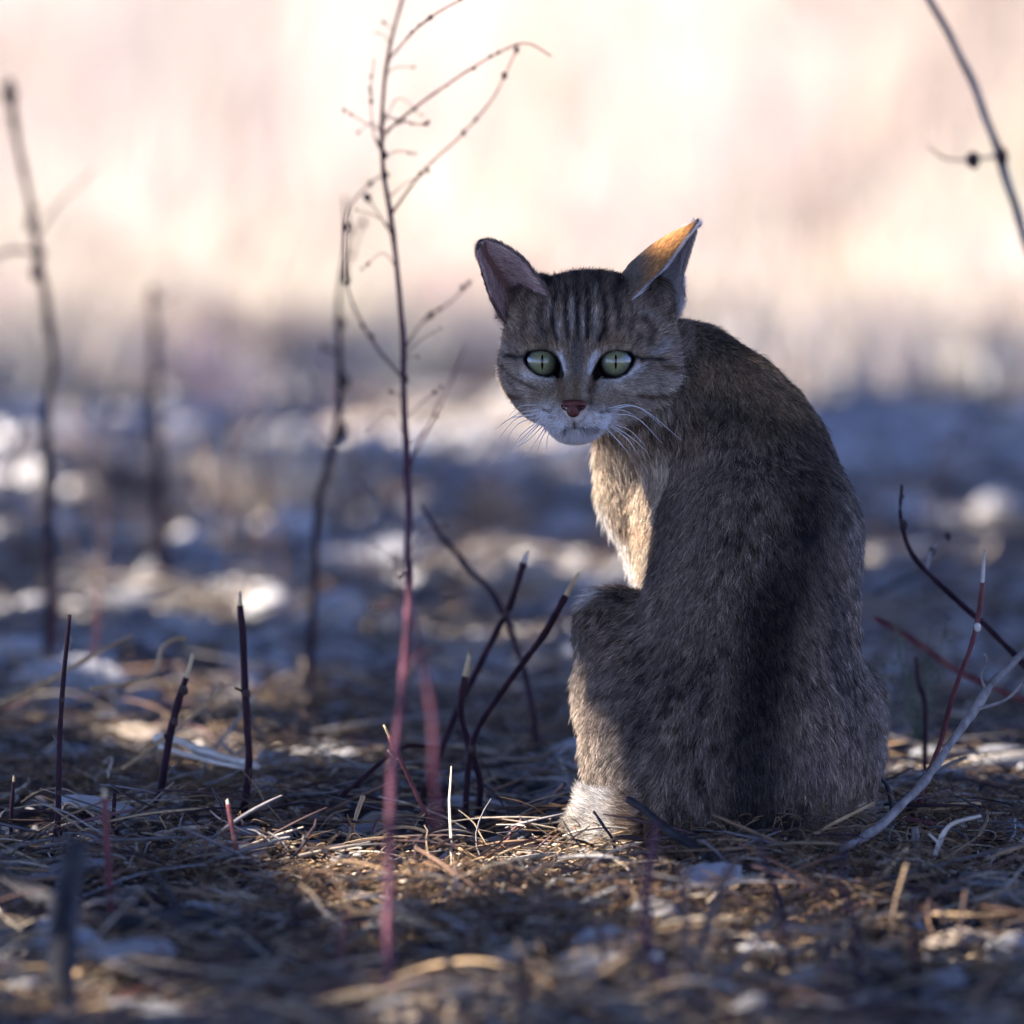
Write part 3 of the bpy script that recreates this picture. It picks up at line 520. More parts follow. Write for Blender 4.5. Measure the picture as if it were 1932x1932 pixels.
# head
def hel(x, z, f, rx, rz, rf, k=14, cut=False): elli(hl(x, z, f), np.array([rx, rz, rf])*q, k*q, ax=[EX, AU, FD], cut=cut)
def hcn(p, r, k=14): cone(hl(p[0], p[1], p[2]), hl(p[3], p[4], p[5]), r[0]*q, r[1]*q, k*q)
hel(0, 52, -10, 150, 112, 140, 20)
for s_ in (-1, 1):
    hel(s_*98, -8, 5, 71, 80, 90, 24)
    hel(s_*66, -62, 52, 66, 50, 62, 24)
    hcn((s_*96, 72, -5, s_*116, 120, -22), (60, 42), 24)
    hel(s_*66, 40, 92, 46, 26, 34, 18)                 # brow
    elli(hl(s_*71, 0, 93), np.full(3, (RE+6)*q), 8*q)    # lids
hel(0, -80, 55, 100, 54, 84, 24)
hcn((0, 40, 108, 0, -62, 142), (38, 27), 22)
hcn((0, -40, 128, 0, -88, 150), (25, 22), 12)
hel(0, -98, 112, 58, 42, 58, 16)
for s_ in (-1, 1): hel(s_*29, -103, 132, 36, 25, 34, 12)
hel(0, -126, 124, 42, 25, 40, 14)
# eye sockets and openings
s = _box(hl(0, 0, 93)-.06, hl(0, 0, 93)+.06, 0); P = _pts(s); sh = P.shape[:3]; Pf = P.reshape(-1, 3)
PX, PY = proj(Pf); f_ = ((Pf-HC)@FD)/S; FF = FLD[s].reshape(-1)
for c, op in ((EYEL, OPL), (EYER, OPR)):
    dd = np.linalg.norm(Pf-c, axis=1)
    near = dd < 70*q
    cav = dd[near]-(RE+.8)*q
    o2 = np.maximum(polysd(PX[near], PY[near], op)*q, (93-f_[near])*q)
    FF[near] = np.maximum(FF[near], -np.minimum(cav, o2))
FLD[s] = FF.reshape(sh)

def surface_nets(F, ax, ay, az):
    ins = F < 0
    c = ins.astype(np.int8)
    sm = sum(c[i:c.shape[0]-1+i, j:c.shape[1]-1+j, k:c.shape[2]-1+k] for i in (0, 1) for j in (0, 1) for k in (0, 1))
    I = np.argwhere((sm > 0) & (sm < 8)); vid = np.full(sm.shape, -1, np.int64); vid[tuple(I.T)] = np.arange(len(I))
    A = [ax, ay, az]; acc = np.zeros((len(I), 3)); cnt = np.zeros(len(I))
    cor = [(i, j, k) for i in (0, 1) for j in (0, 1) for k in (0, 1)]
    for c0 in cor:
        for a in range(3):
            if c0[a]: continue
            c1 = list(c0); c1[a] = 1
            i0 = I+np.array(c0); i1 = I+np.array(c1); f0 = F[tuple(i0.T)]; f1 = F[tuple(i1.T)]
            m = (f0 < 0) != (f1 < 0); t = np.where(m, f0/np.where(m, f0-f1, 1), 0)
            p0 = np.stack([A[d][i0[:, d]] for d in range(3)], 1); p1 = np.stack([A[d][i1[:, d]] for d in range(3)], 1)
            acc += np.where(m[:, None], p0+(p1-p0)*t[:, None], 0); cnt += m
    V = acc/cnt[:, None]; faces = []
    for a in range(3):
        b, c_ = (a+1) % 3, (a+2) % 3
        sl0 = [slice(None)]*3; sl1 = [slice(None)]*3; sl0[a] = slice(0, -1); sl1[a] = slice(1, None)
        m = ins[tuple(sl0)] != ins[tuple(sl1)]; J = np.argwhere(m)
        J = J[(J[:, b] > 0) & (J[:, c_] > 0) & (J[:, b] < F.shape[b]-1) & (J[:, c_] < F.shape[c_]-1)]
        def g(db, dc):
            K = J.copy(); K[:, b] += db; K[:, c_] += dc; return vid[tuple(K.T)]
        Q = np.stack([g(-1, -1), g(0, -1), g(0, 0), g(-1, 0)], 1); fl = ~ins[tuple(J.T)]; Q[fl] = Q[fl][:, ::-1]
        Q = Q[(Q >= 0).all(1)]; faces.append(Q)
    return V, np.concatenate(faces)
BV, BF = surface_nets(FLD, ax_x, ax_y, ax_z)
def vert_normals(V, F):
    n = np.cross(V[F[:, 2]]-V[F[:, 0]], V[F[:, 3 if F.shape[1] == 4 else 1]]-V[F[:, 1 if F.shape[1] == 4 else 0]])
    if F.shape[1] == 3: n = np.cross(V[F[:, 1]]-V[F[:, 0]], V[F[:, 2]]-V[F[:, 0]])
    N = np.zeros_like(V)
    for k in range(F.shape[1]): np.add.at(N, F[:, k], n)
    return norm(N)
def smooth_mesh(V, F, it, lam=.5):
    E = np.concatenate([F[:, [k, (k+1) % F.shape[1]]] for k in range(F.shape[1])])
    for _ in range(it):
        acc = np.zeros_like(V); cnt = np.zeros(len(V))
        for a, b in ((0, 1), (1, 0)):
            for d in range(3): acc[:, d] += np.bincount(E[:, a], V[E[:, b], d], len(V))
            cnt += np.bincount(E[:, a], minlength=len(V))
        V = V+lam*(acc/cnt[:, None]-V)
    return V
BV = smooth_mesh(BV, BF, 3)

# ---- ears: a curved sheet through front edge A, back M, outer edge B, with thickness
def ear(A, M, B, tip, th=.0016, nu=17, nv=22):
    v = np.linspace(0, 1, nv)
    A = crom([at(*p) for p in A+[tip]], nv); M = crom([at(*p) for p in M+[tip]], nv); B = crom([at(*p) for p in B+[tip]], nv)
    u = np.linspace(0, 1, nu)
    A = np.array(A); C = 2*M-.5*(A+B)                        # control point so that the sheet passes through M
    G = ((1-u)**2)[:, None, None]*A+(2*u*(1-u))[:, None, None]*C+(u**2)[:, None, None]*B
    Nn = norm(np.cross(np.gradient(G, axis=0), np.gradient(G, axis=1)))
    Nn[:, -1] = Nn[:, -2]
    return G, Nn
EARS = []
EARS.append(ear([(1054, 592, .010), (1020, 532, .012), (984, 488, .016), (950, 465, .02), (924, 455, .022)],
                [(985, 592, .055), (968, 548, .052), (945, 512, .044), (922, 480, .033)],
                [(956, 612, .034), (932, 570, .026), (915, 522, .022), (907, 488, .021), (905, 470, .022)], (910, 460, .023)))
EARS.append(ear([(1172, 582, .008), (1212, 542, .004), (1245, 512, .002), (1285, 458, .008)],
                [(1190, 510, .045), (1232, 470, .040), (1268, 445, .034), (1295, 432, .022)],
                [(1272, 602, .034), (1284, 556, .030), (1284, 520, .028), (1298, 470, .022)], (1313, 420, .014)))
eV, eF, eC, eN = [], [], [], []
off = 0; EARINF = []
for ei, (G, Nn) in enumerate(EARS):
    th = .0007*(1-.6*np.linspace(0, 1, G.shape[1]))[None, :, None]
    sgn = 1.0 if ((Nn[8, 8]@AT) > 0) == (ei == 0 or True) else -1.0
    inner = G+Nn*0; back = G-Nn*sgn*th*2        # inner side faces the camera
    nu, nv = G.shape[:2]; idx = np.arange(nu*nv).reshape(nu, nv)
    def quads(I, flip):
        Q = np.stack([I[:-1, :-1], I[1:, :-1], I[1:, 1:], I[:-1, 1:]], -1).reshape(-1, 4); return Q[:, ::-1] if flip else Q
    Q1 = quads(idx, sgn < 0); Q2 = quads(idx+nu*nv, sgn > 0)
    rim = []
    loop = list(idx[0, :])+list(idx[1:, -1])+list(idx[-1, ::-1][1:])
    for a, b in zip(loop[:-1], loop[1:]): rim.append([a, b, b+nu*nv, a+nu*nv])
    V = np.concatenate([inner.reshape(-1, 3), back.reshape(-1, 3)]); Fq = np.concatenate([Q1, Q2, np.array(rim)])
    eV.append(V); eF.append(Fq+off); off += len(V)
    EARINF.append((inner, back, Nn*sgn))
EVV = np.concatenate(eV); EFF = np.concatenate(eF)

# ---- coat colours, in linear base colour
WHITE, CREAM, TAN, GREY, DARK, RUST, BLACK = map(np.array, ([.78, .74, .70], [.48, .40, .31], [.27, .185, .115], [.135, .108, .086], [.022, .018, .017], [.26, .13, .055], [.010, .009, .009]))
def coat(P, N):
    """colour, length (m), lift of the hair at points P with normals N"""
    px, py = proj(P); x, z, f = tohl(P); n = len(P)
    front = sstep(N@AT, -.35, .15)
    nz = vnoise(P, 160, 3); n2 = vnoise(P, (55, 55, 30), 5); n3 = vnoise(P, (240, 240, 110), 9); n4 = vnoise(P, (420, 420, 150), 19); n5 = vnoise(P, (850, 850, 240), 29)
    col = np.tile(GREY*1.42, (n, 1))*(1+.25*n2[:, None]+.40*n3[:, None]+.85*n4[:, None]+.8*n5[:, None]).clip(.12, 2.3)
    col = col+(TAN-GREY)*np.clip(.30+.5*n2, 0, .7)[:, None]*.8
    L = np.full(n, .0090); lift = np.full(n, .30)
    def mixc(c, w): 
        nonlocal col; col = col+(np.asarray(c)-col)*np.clip(w, 0, 1)[:, None]
    # body markings, with some shade painted into the fur
    sp_ = segd(px, py, [(1385, 655), (1440, 690), (1490, 760), (1520, 850), (1528, 960), (1500, 1060), (1460, 1160), (1440, 1280), (1420, 1400), (1410, 1560)])
    body = sstep(f, -40, -110) if False else 1-sstep(np.hypot(x/175, (z-5)/165), .98, 1.08)*0-((np.hypot((x)/178, (z-10)/172) < 1.0) & (f > -125)).astype(float)
    mixc(DARK*1.2, body*front*np.exp(-((sp_+10*n2+8*nz)/60)**2)*(.68+.5*n2+.6*n4+.4*n5))
    mixc(DARK*1.5, body*front*np.exp(-(segd(px, py, [(1250, 1200), (1268, 1270), (1262, 1340)])/16)**2)*.35)  # shade of the thigh crease, painted into the coat
    mixc([.30, .26, .22], body*front*np.exp(-(segd(px, py, [(1150, 1270), (1150, 1500)])/45)**2)*(.35+.4*n4))  # thigh painted paler against that crease
    mixc([.33, .24, .15], body*front*np.exp(-(segd(px, py, [(1330, 720), (1420, 740), (1455, 800)])/60)**2)*(.35+.4*n3+.3*n4))
    mixc(DARK*.9, body*front*np.exp(-((segd(px, py, [(1455, 1120), (1435, 1250), (1425, 1400), (1420, 1500)])+12*n2)/48)**2)*(.62+.5*n4+.35*n3))
    mixc([.30, .27, .25], body*front*sstep(px-.12*(py-1000), 1565, 1640)*(.5+.5*n4)*sstep(py, 850, 950))
    mixc(DARK*1.6, body*front*np.exp(-(segd(px, py, [(1240, 860), (1262, 960), (1235, 1060)])/30)**2)*.8)  # shadow in the gap between shoulder and chest, painted into the coat
    mixc(DARK, body*front*np.exp(-(segd(px, py, [(1385, 640), (1440, 668), (1488, 706)])/20)**2)*.8)
    mixc([.36, .25, .15], body*front*np.exp(-(segd(px, py, [(1345, 700), (1430, 705), (1480, 770)])/40)**2)*(.8+.5*n3))
    mixc(DARK*1.3, body*front*np.exp(-(segd(px, py, [(1330, 760), (1420, 790), (1500, 800)])/26)**2)*.45)
    mixc([.27, .22, .17], body*front*np.exp(-(segd(px, py, [(1330, 900), (1290, 1040), (1300, 1180)])/55)**2)*.55)
    for pl, w, a in (([(1110, 1215), (1170, 1205)], 8, .35), ([(1100, 1255), (1180, 1262)], 9, .3), ([(1120, 1305), (1190, 1300)], 11, .6), ([(1110, 1360), (1180, 1375)], 10, .4),
                     ([(1240, 1230), (1230, 1330), (1190, 1400)], 14, .35), ([(1330, 1180), (1320, 1330)], 16, .3), ([(1560, 1180), (1580, 1290)], 16, .3), ([(1140, 1430), (1200, 1440)], 10, .35)):
        mixc(DARK*1.5, body*np.exp(-(segd(px, py, pl)/w)**2)*a)
    # chest and belly
    ch = body*sstep(-(N@AR)+.6*(P[:, 1] > .07), .0, .5)*sstep(px, 1310, 1250)*sstep(py, 1150, 1115)*sstep(py, 815, 850)*(P[:, 1] > .04)
    mixc([.46, .37, .27], ch*(.9+.2*n2)); mixc(RUST, ch*np.exp(-(segd(px, py, [(1130, 985), (1240, 990)])/13)**2)*.35); mixc(WHITE, ch*sstep(px-(py-840)*.52, 1100, 1075)*.6)
    mixc(CREAM*.9, body*sstep(P[:, 1], .10, .17)*.8)
    mixc([.74, .70, .64], sstep(P[:, 2], .060, .040)*sstep(px, 1195, 1150)*(py > 1470)*.95)
    mixc(CREAM*.75, body*sstep(px, 1135, 1085)*sstep(py, 1180, 1230)*.7)
    rump = body*front*sstep(py, 1480, 1570)*sstep(np.abs(px-1400), 160, 80); mixc(DARK, rump*.5)
    # tail
    tl = (P[:, 2] < .03) & (P[:, 1] > .1) & (px > 1330); mixc(BLACK, tl*sstep(px, 1500, 1440))
    L = np.where(P[:, 2] < .032, .010, L); L = np.where((P[:, 1] > .11) & (P[:, 2] < .10), .008, L)
    L = np.where((px < 1215) & (py > 1480) & (P[:, 2] < .055), .0125, L); lift = np.where((px < 1215) & (py > 1490) & (P[:, 2] < .055), 1.0, lift)
    L = np.where(ch > .3, .0135, L)
    # ---------------- head
    hd = 1-body
    face = hd*sstep(N@AT, -.25, .1)
    u = (px-859)/.2638; v = (py-393)/.2638
    HCOL = np.array([.31, .225, .155])*(1+.22*n3[:, None]+.15*nz[:, None]+.2*n4[:, None]+.3*n5[:, None]); col = col+(HCOL-col)*hd[:, None]
    L = np.where(hd > .5, .0075, L); lift = np.where(hd > .5, .32, lift)
    def st(c, a, w, *pl, sft=0): mixc(c, face*np.exp(-(segd(u, v, list(pl))/(w*1.12))**2)*a*(1.22+.3*n3))
    # crown darker, cheeks and muzzle paler
    mixc(DARK*2.4, hd*sstep(v, 780, 560)*(.6+.35*n3+.3*n4))
    mixc([.46, .385, .30], face*sstep(v, 1120, 1200)*.85)
    mixc([.30, .25, .20], face*sstep(np.abs(u-880), 250, 480)*sstep(v, 900, 1050)*.6)
    st(CREAM, .8, 70, (470, 1160), (560, 1230), (650, 1330)); st(CREAM, .75, 60, (1100, 1280), (1230, 1300), (1350, 1260)); st(CREAM, .8, 70, (1450, 1500), (1350, 1590), (1180, 1660)); st(CREAM, .75, 50, (1560, 1200), (1540, 1380))
    # forehead stripes
    for pl, w, a in (([(868, 640), (872, 760), (878, 880), (880, 990)], 20, .9), ([(805, 620), (790, 740), (798, 850), (810, 950)], 17, .85), ([(935, 600), (945, 700), (945, 820), (940, 950)], 17, .9),
                     ([(730, 640), (700, 760), (705, 880), (735, 960)], 18, .7), ([(1010, 560), (1040, 660), (1060, 770), (1055, 900), (1020, 970)], 18, .8),
                     ([(640, 720), (610, 830), (640, 920)], 20, .55), ([(1120, 620), (1160, 760), (1150, 900)], 20, .6), ([(1230, 700), (1260, 800), (1240, 900)], 18, .5),
                     ([(540, 780), (500, 880), (500, 960)], 20, .4), ([(1330, 800), (1380, 900), (1370, 980)], 18, .5), ([(640, 470), (720, 590)], 30, .6), ([(860, 470), (870, 600)], 26, .7), ([(1030, 450), (1000, 560)], 24, .6), ([(1180, 440), (1140, 600)], 22, .6)):
        st(DARK*1.1, a, w, *pl)
    for pl, w, a in (([(835, 690), (830, 800), (835, 900)], 14, .8), ([(905, 760), (905, 850), (905, 930)], 12, .8), ([(990, 760), (995, 880), (985, 960)], 16, .75), ([(755, 800), (745, 900), (770, 960)], 16, .6),
                     ([(1000, 600), (985, 680)], 10, .5), ([(1290, 760), (1420, 800), (1460, 880)], 16, .5), ([(600, 900), (650, 960)], 18, .4), ([(700, 720), (660, 820)], 14, .4)):
        st([.44, .39, .34], a*.85, w*1.1, *pl)
    # white by the eyes, tear marks, brows
    st(WHITE, 1, 20, (745, 1055), (768, 1110), (776, 1170)); st(WHITE, 1, 20, (1008, 1050), (975, 1110), (965, 1175))
    st(WHITE*.9, .85, 20, (520, 1195), (600, 1215), (690, 1215)); st(WHITE*.9, .85, 20, (1070, 1225), (1160, 1225), (1250, 1180), (1310, 1130))
    st([.30, .22, .13], .8, 16, (400, 1062), (470, 1048), (540, 995), (640, 978)); st([.30, .22, .13], .8, 16, (1440, 1078), (1350, 1068), (1270, 1010), (1150, 978))
    st(DARK, .95, 13, (385, 1062), (440, 1066), (492, 1060)); st(DARK, .95, 13, (1290, 1060), (1340, 1080), (1440, 1082))
    st(CREAM, .6, 16, (340, 1000), (400, 1030)); st([.40, .36, .32], .9, 18, (1395, 1040), (1445, 1020), (1460, 970))
    st(RUST*.5, .95, 20, (752, 1190), (745, 1250), (755, 1330)); st(RUST*.5, .95, 18, (985, 1200), (985, 1260), (960, 1320))
    st(DARK, .8, 10, (745, 1195), (755, 1235)); st(DARK, .8, 10, (1000, 1210), (990, 1240))
    # nose bridge
    st([.17, .145, .12], .9, 48, (868, 1000), (868, 1180)); st([.22, .155, .085], .9, 52, (862, 1250), (862, 1360)); st([.15, .09, .05], .85, 26, (756, 1240), (766, 1385)); st([.14, .085, .05], .8, 24, (982, 1240), (968, 1390)); st([.24, .16, .085], .6, 60, (600, 1350), (740, 1330)); st([.22, .155, .09], .5, 60, (1030, 1380), (1200, 1400)); st([.10, .065, .04], .7, 20, (800, 1385), (930, 1385))
    # cheek stripes
    for pl, w, a in (([(360, 1120), (420, 1190), (500, 1250), (590, 1300)], 11, .7), ([(390, 1210), (460, 1300)], 10, .5), ([(640, 1425), (685, 1450)], 8, .7), ([(680, 1485), (722, 1496)], 7, .6),
                     ([(1090, 1300), (1200, 1335), (1290, 1340)], 10, .35), ([(1460, 1130), (1530, 1150), (1620, 1130)], 18, .65), ([(1290, 1330), (1400, 1345), (1500, 1310), (1540, 1290)], 17, .75), ([(1040, 1455), (1100, 1435)], 9, .6), ([(990, 1500), (1060, 1480)], 8, .4),
                     ([(1240, 1570), (1330, 1520), (1390, 1500)], 18, .5), ([(330, 1010), (320, 1100)], 12, .5), ([(400, 1330), (470, 1350)], 20, .8)):
        st(RUST*.42, a, w, *pl)
    # white muzzle and chin
    mz = face*np.maximum(np.exp(-(segd(u, v, [(640, 1480), (740, 1540)])/72)**2), np.exp(-(segd(u, v, [(960, 1545), (1090, 1500)])/62)**2)); mixc(WHITE, mz*1.35)
    mixc(WHITE*.95, face*np.exp(-(segd(u, v, [(770, 1630), (1040, 1630)])/60)**2)*1.3)
    st(RUST*.6, .8, 9, (632, 1428), (683, 1452)); st(RUST*.6, .6, 8, (680, 1486), (724, 1497)); st(RUST*.5, .6, 9, (1030, 1458), (1110, 1440)); st(RUST*.6, .5, 7, (990, 1502), (1050, 1488))
    st(np.array([.10, .075, .08]), .7, 8, (770, 1572), (850, 1570), (920, 1572), (1000, 1568)); st(np.array([.06, .03, .03]), .9, 8, (852, 1525), (852, 1560))
    col = col*(1+hd*(.18*n4+.30*n5+.10*n3))[:, None]
    # rims
    de = np.minimum(polysd(px, py, OPL), polysd(px, py, OPR)); fr = (f > 60) & (hd > .5)
    rimw = fr*sstep(de, 5.2, 2.8); mixc([.012, .009, .008], rimw)
    # hair length in the face
    r_n = np.hypot(u-860, (v-1330))
    Lf = .0020+.0042*sstep(r_n, 150, 620); L = np.where((face > .3) & (f > 20), Lf, L)
    L = np.where((hd > .5) & (v < 620), .0080, L); lift = np.where((hd > .5) & (v < 640), .62, lift); L = np.where((hd > .5) & (np.abs(u-880) > 560) & (v > 900), .0105, L)
    L = np.where((hd > .5) & (v > 1560), .0065, L)
    L = np.where(fr & (de < 14), .0018, L); L = np.where(fr & (de < 3.2), 0, L)
    nosed = polysd(u, v, [(752, 1412), (800, 1395), (855, 1402), (915, 1395), (955, 1412), (930, 1470), (870, 1530), (835, 1530), (785, 1470)])
    L = np.where(fr & (nosed < 4), 0, L); L = np.where(fr & (nosed >= 4) & (nosed < 50), .0016, L)
    earm = (hd > .5) & ((segd(px, py, [(985, 560), (955, 590)]) < 26) | (segd(px, py, [(1240, 560), (1262, 590)]) < 20)) & (f > -90); L = np.where(earm, .0085, L)
    return np.clip(col, .006, .85), L, lift, hd, px, py, x, z, f, nosed, fr
BN = vert_normals(BV, BF)
cc = coat(BV, BN); bcol = cc[0]*.55
bcol = np.where((cc[10] & (cc[1] <= 0))[:, None], cc[0], bcol)
# join ears to the same body mesh
def ear_cols(side, uu, vv):
    inner = np.array([.30, .15, .13]); back = np.array([.34, .20, .09])
    return inner, back
ecol = []
for ei, (inner, back, Nn) in enumerate(EARINF):
    nu, nv = inner.shape[:2]; vv = np.tile(np.linspace(0, 1, nv), nu)[:, None]
    a = np.array([.56, .32, .27])*(1 if ei == 0 else 1.2)*(1-vv*.2)+0*vv; b = (np.array([.17, .14, .12]) if ei == 0 else np.array([.58, .29, .09]))*(1-.75*sstep(vv, .8, 1))
    ecol += [a, b]
ecol = np.concatenate(ecol)
body_o = mesh_np('body', np.concatenate([BV, EVV]), np.concatenate([BF, EFF+len(BV)]), M_SKIN, cat, np.concatenate([bcol, ecol]))
body_o.data.materials.append(M_EAR)
mi = np.zeros(len(BF)+len(EFF), np.int32); mi[len(BF):] = 1; body_o.data.polygons.foreach_set('material_index', mi)

# ---- fur strands
def noise3(P, sc, seed): return np.stack([vnoise(P, sc, seed+k) for k in range(3)], 1)
def strands(P, N, T, L, lift, col, K, wid, seed, clump=.35, bend=1.0, tipdark=.5, rnd=.22):
    """grow strands: start tilted by lift from the skin, lie down along T"""
    n = len(P); r = rng.random((n, 1))
    T = T+clump*noise3(P, 260, seed)+(.10+.22*(clump > .2))*rng.normal(size=(n, 3))*.7; T = T-(T*N).sum(1, keepdims=True)*N; T = norm(T)
    L = (L*(.65+.6*r[:, 0]))[:, None]; lf = (np.asarray(lift)*(.7+.6*rng.random(n)))[:, None]
    D0 = norm(T*np.cos(lf*1.6)+N*np.sin(lf*1.6)); D1 = norm(T+N*np.sin(lf)*.45*(2-bend))
    Q = [P-N*.0004]
    for k in range(1, K):
        t = (k-.5)/(K-1); Q.append(Q[-1]+norm(D0*(1-t)+D1*t)*L/(K-1))
    Q = np.stack(Q, 1)
    t = np.linspace(0, 1, K)
    rad = wid*np.array(1-.85*t**1.6)[None]*(.75+.5*rng.random((n, 1)))
    # agouti banding: dark base, pale band, dark tip
    band = 1-.45*sstep(t, .35, .0)+.30*np.exp(-((t-.62)/.2)**2)-tipdark*sstep(t, .78, 1.0)
    c = col[:, None, :]*band[None, :, None]*(1+rnd*rng.normal(size=(n, 1, 1))).clip(.4, 1.8)
    return Q, rad, np.clip(c, .004, .85)
tri = np.concatenate([BF[:, [0, 1, 2]], BF[:, [0, 2, 3]]])
ar = np.linalg.norm(np.cross(BV[tri[:, 1]]-BV[tri[:, 0]], BV[tri[:, 2]]-BV[tri[:, 0]]), axis=1)/2
cen = BV[tri].mean(1); cpx, cpy = proj(cen); chx, chz, chf = tohl(cen)
ishead = (np.hypot(chx/185, (chz-5)/180) < 1) & (chf > -110)
fn = BN[tri[:, 0]]; vis = fn@AT
dens = np.where(ishead, np.where(vis > -.2, 3.4e6, 1.2e6), np.where(vis > -.3, 1.15e6, 3.0e5))
sil = (~ishead) & (np.abs(vis) < .35); dens = np.where(sil, dens*1.3, dens)
# nothing grows where another part of the body covers the skin from below the ground
dens = np.where(cen[:, 2] < .0, 0, dens)
w = ar*dens; NS = int(w.sum())
ti = rng.choice(len(tri), NS, p=w/w.sum()); r1 = np.sqrt(rng.random(NS)); r2 = rng.random(NS)
bc = np.stack([1-r1, r1*(1-r2), r1*r2], 1)
P = (BV[tri[ti]]*bc[..., None]).sum(1); N = norm((BN[tri[ti]]*bc[..., None]).sum(1))
col, L, lift, hd, px, py, x, z, f, nosed, fr = coat(P, N)
keep = L > 0; P, N, col, L, lift, hd, px, py, x, z, f = [a[keep] for a in (P, N, col, L, lift, hd, px, py, x, z, f)]
# direction field
Tb = np.tile(np.array([0., -.15, -1.]), (len(P), 1)); Tb[:, 0] += .25*np.clip((px-1380)/260, -1, 1)+.15*vnoise(P, 30, 77)
ln = (px < 1330) & (py < 900); Tb[ln] += np.array([.35, 0, 0])
kn = (px < 1250) & (py > 1120); Tb[kn] = np.array([-.25, 0, -1.])+np.array([1., 0, 0])*np.clip((1110-px[kn])/200, -.3, .3)[:, None]
ft = (px < 1215) & (py > 1490) & (P[:, 2] < .06); Tb[ft] = np.array([-1., -.1, .5])
tlm = (P[:, 2] < .03) & (px > 1330); Tb[tlm] = np.stack([-(P[tlm][:, 1]-.06), (P[tlm][:, 0]-.16), 0*P[tlm][:, 0]], 1)*20+np.array([.3, 0, 0])
nosep = hl(0, -86, 150); Th = P-nosep; Th = norm(Th)+.0*P
fore = sstep(z, -20, 40)*sstep(np.abs(x), 120, 40); Th = Th*(1-fore[:, None])+fore[:, None]*norm(AU+.012*x[:, None]*EX*.5)
chk = sstep(np.abs(x), 60, 130)*sstep(z, 60, -20); Th = Th+chk[:, None]*(-.55*AU)*1.0
Th = Th-.6*FD*sstep(f, 120, 20)[:, None]
T = np.where(hd[:, None] > .5, norm(Th), norm(Tb))
H = hd > .5
tipd = .5
wh = (col.mean(1) > .38)
parts = []
Qb, rb_, cb = strands(P[~H], N[~H], T[~H], L[~H], lift[~H], col[~H], 5, .00023, 31, clump=.28, tipdark=.6, rnd=.45)
ng = 17000; gi = rng.choice(len(P), ng, replace=False); gi = gi[(L[gi] > .003) & ((~H[gi]) | (f[gi] < 60) | (z[gi] > 60))]
Qg, rg, cg = strands(P[gi], N[gi], T[gi], L[gi]*np.where(H[gi], 1.15, 1.12), np.clip(lift[gi]+np.where(H[gi], .25, .14), 0, .85), col[gi]*1.15, 5, .00025, 61, clump=.28, tipdark=.45, rnd=.5)
parts.append(hair('body_fur', np.concatenate([Qb, Qg]), np.concatenate([rb_, rg]), M_FUR, cat, np.concatenate([cb, cg])))
m = H & ~wh
Qh, rh, ch_ = strands(P[m], N[m], T[m], L[m], lift[m], col[m], 4, .00018, 41, clump=.12, tipdark=.35, rnd=.34)
m = H & wh
Qw, rw, cw = strands(P[m], N[m], T[m], L[m], lift[m], col[m], 4, .00017, 43, clump=.12, tipdark=0, rnd=.2)
parts.append(hair('face_fur', np.concatenate([Qh, Qw]), np.concatenate([rh, rw]), M_FUR, cat, np.concatenate([ch_, cw])))
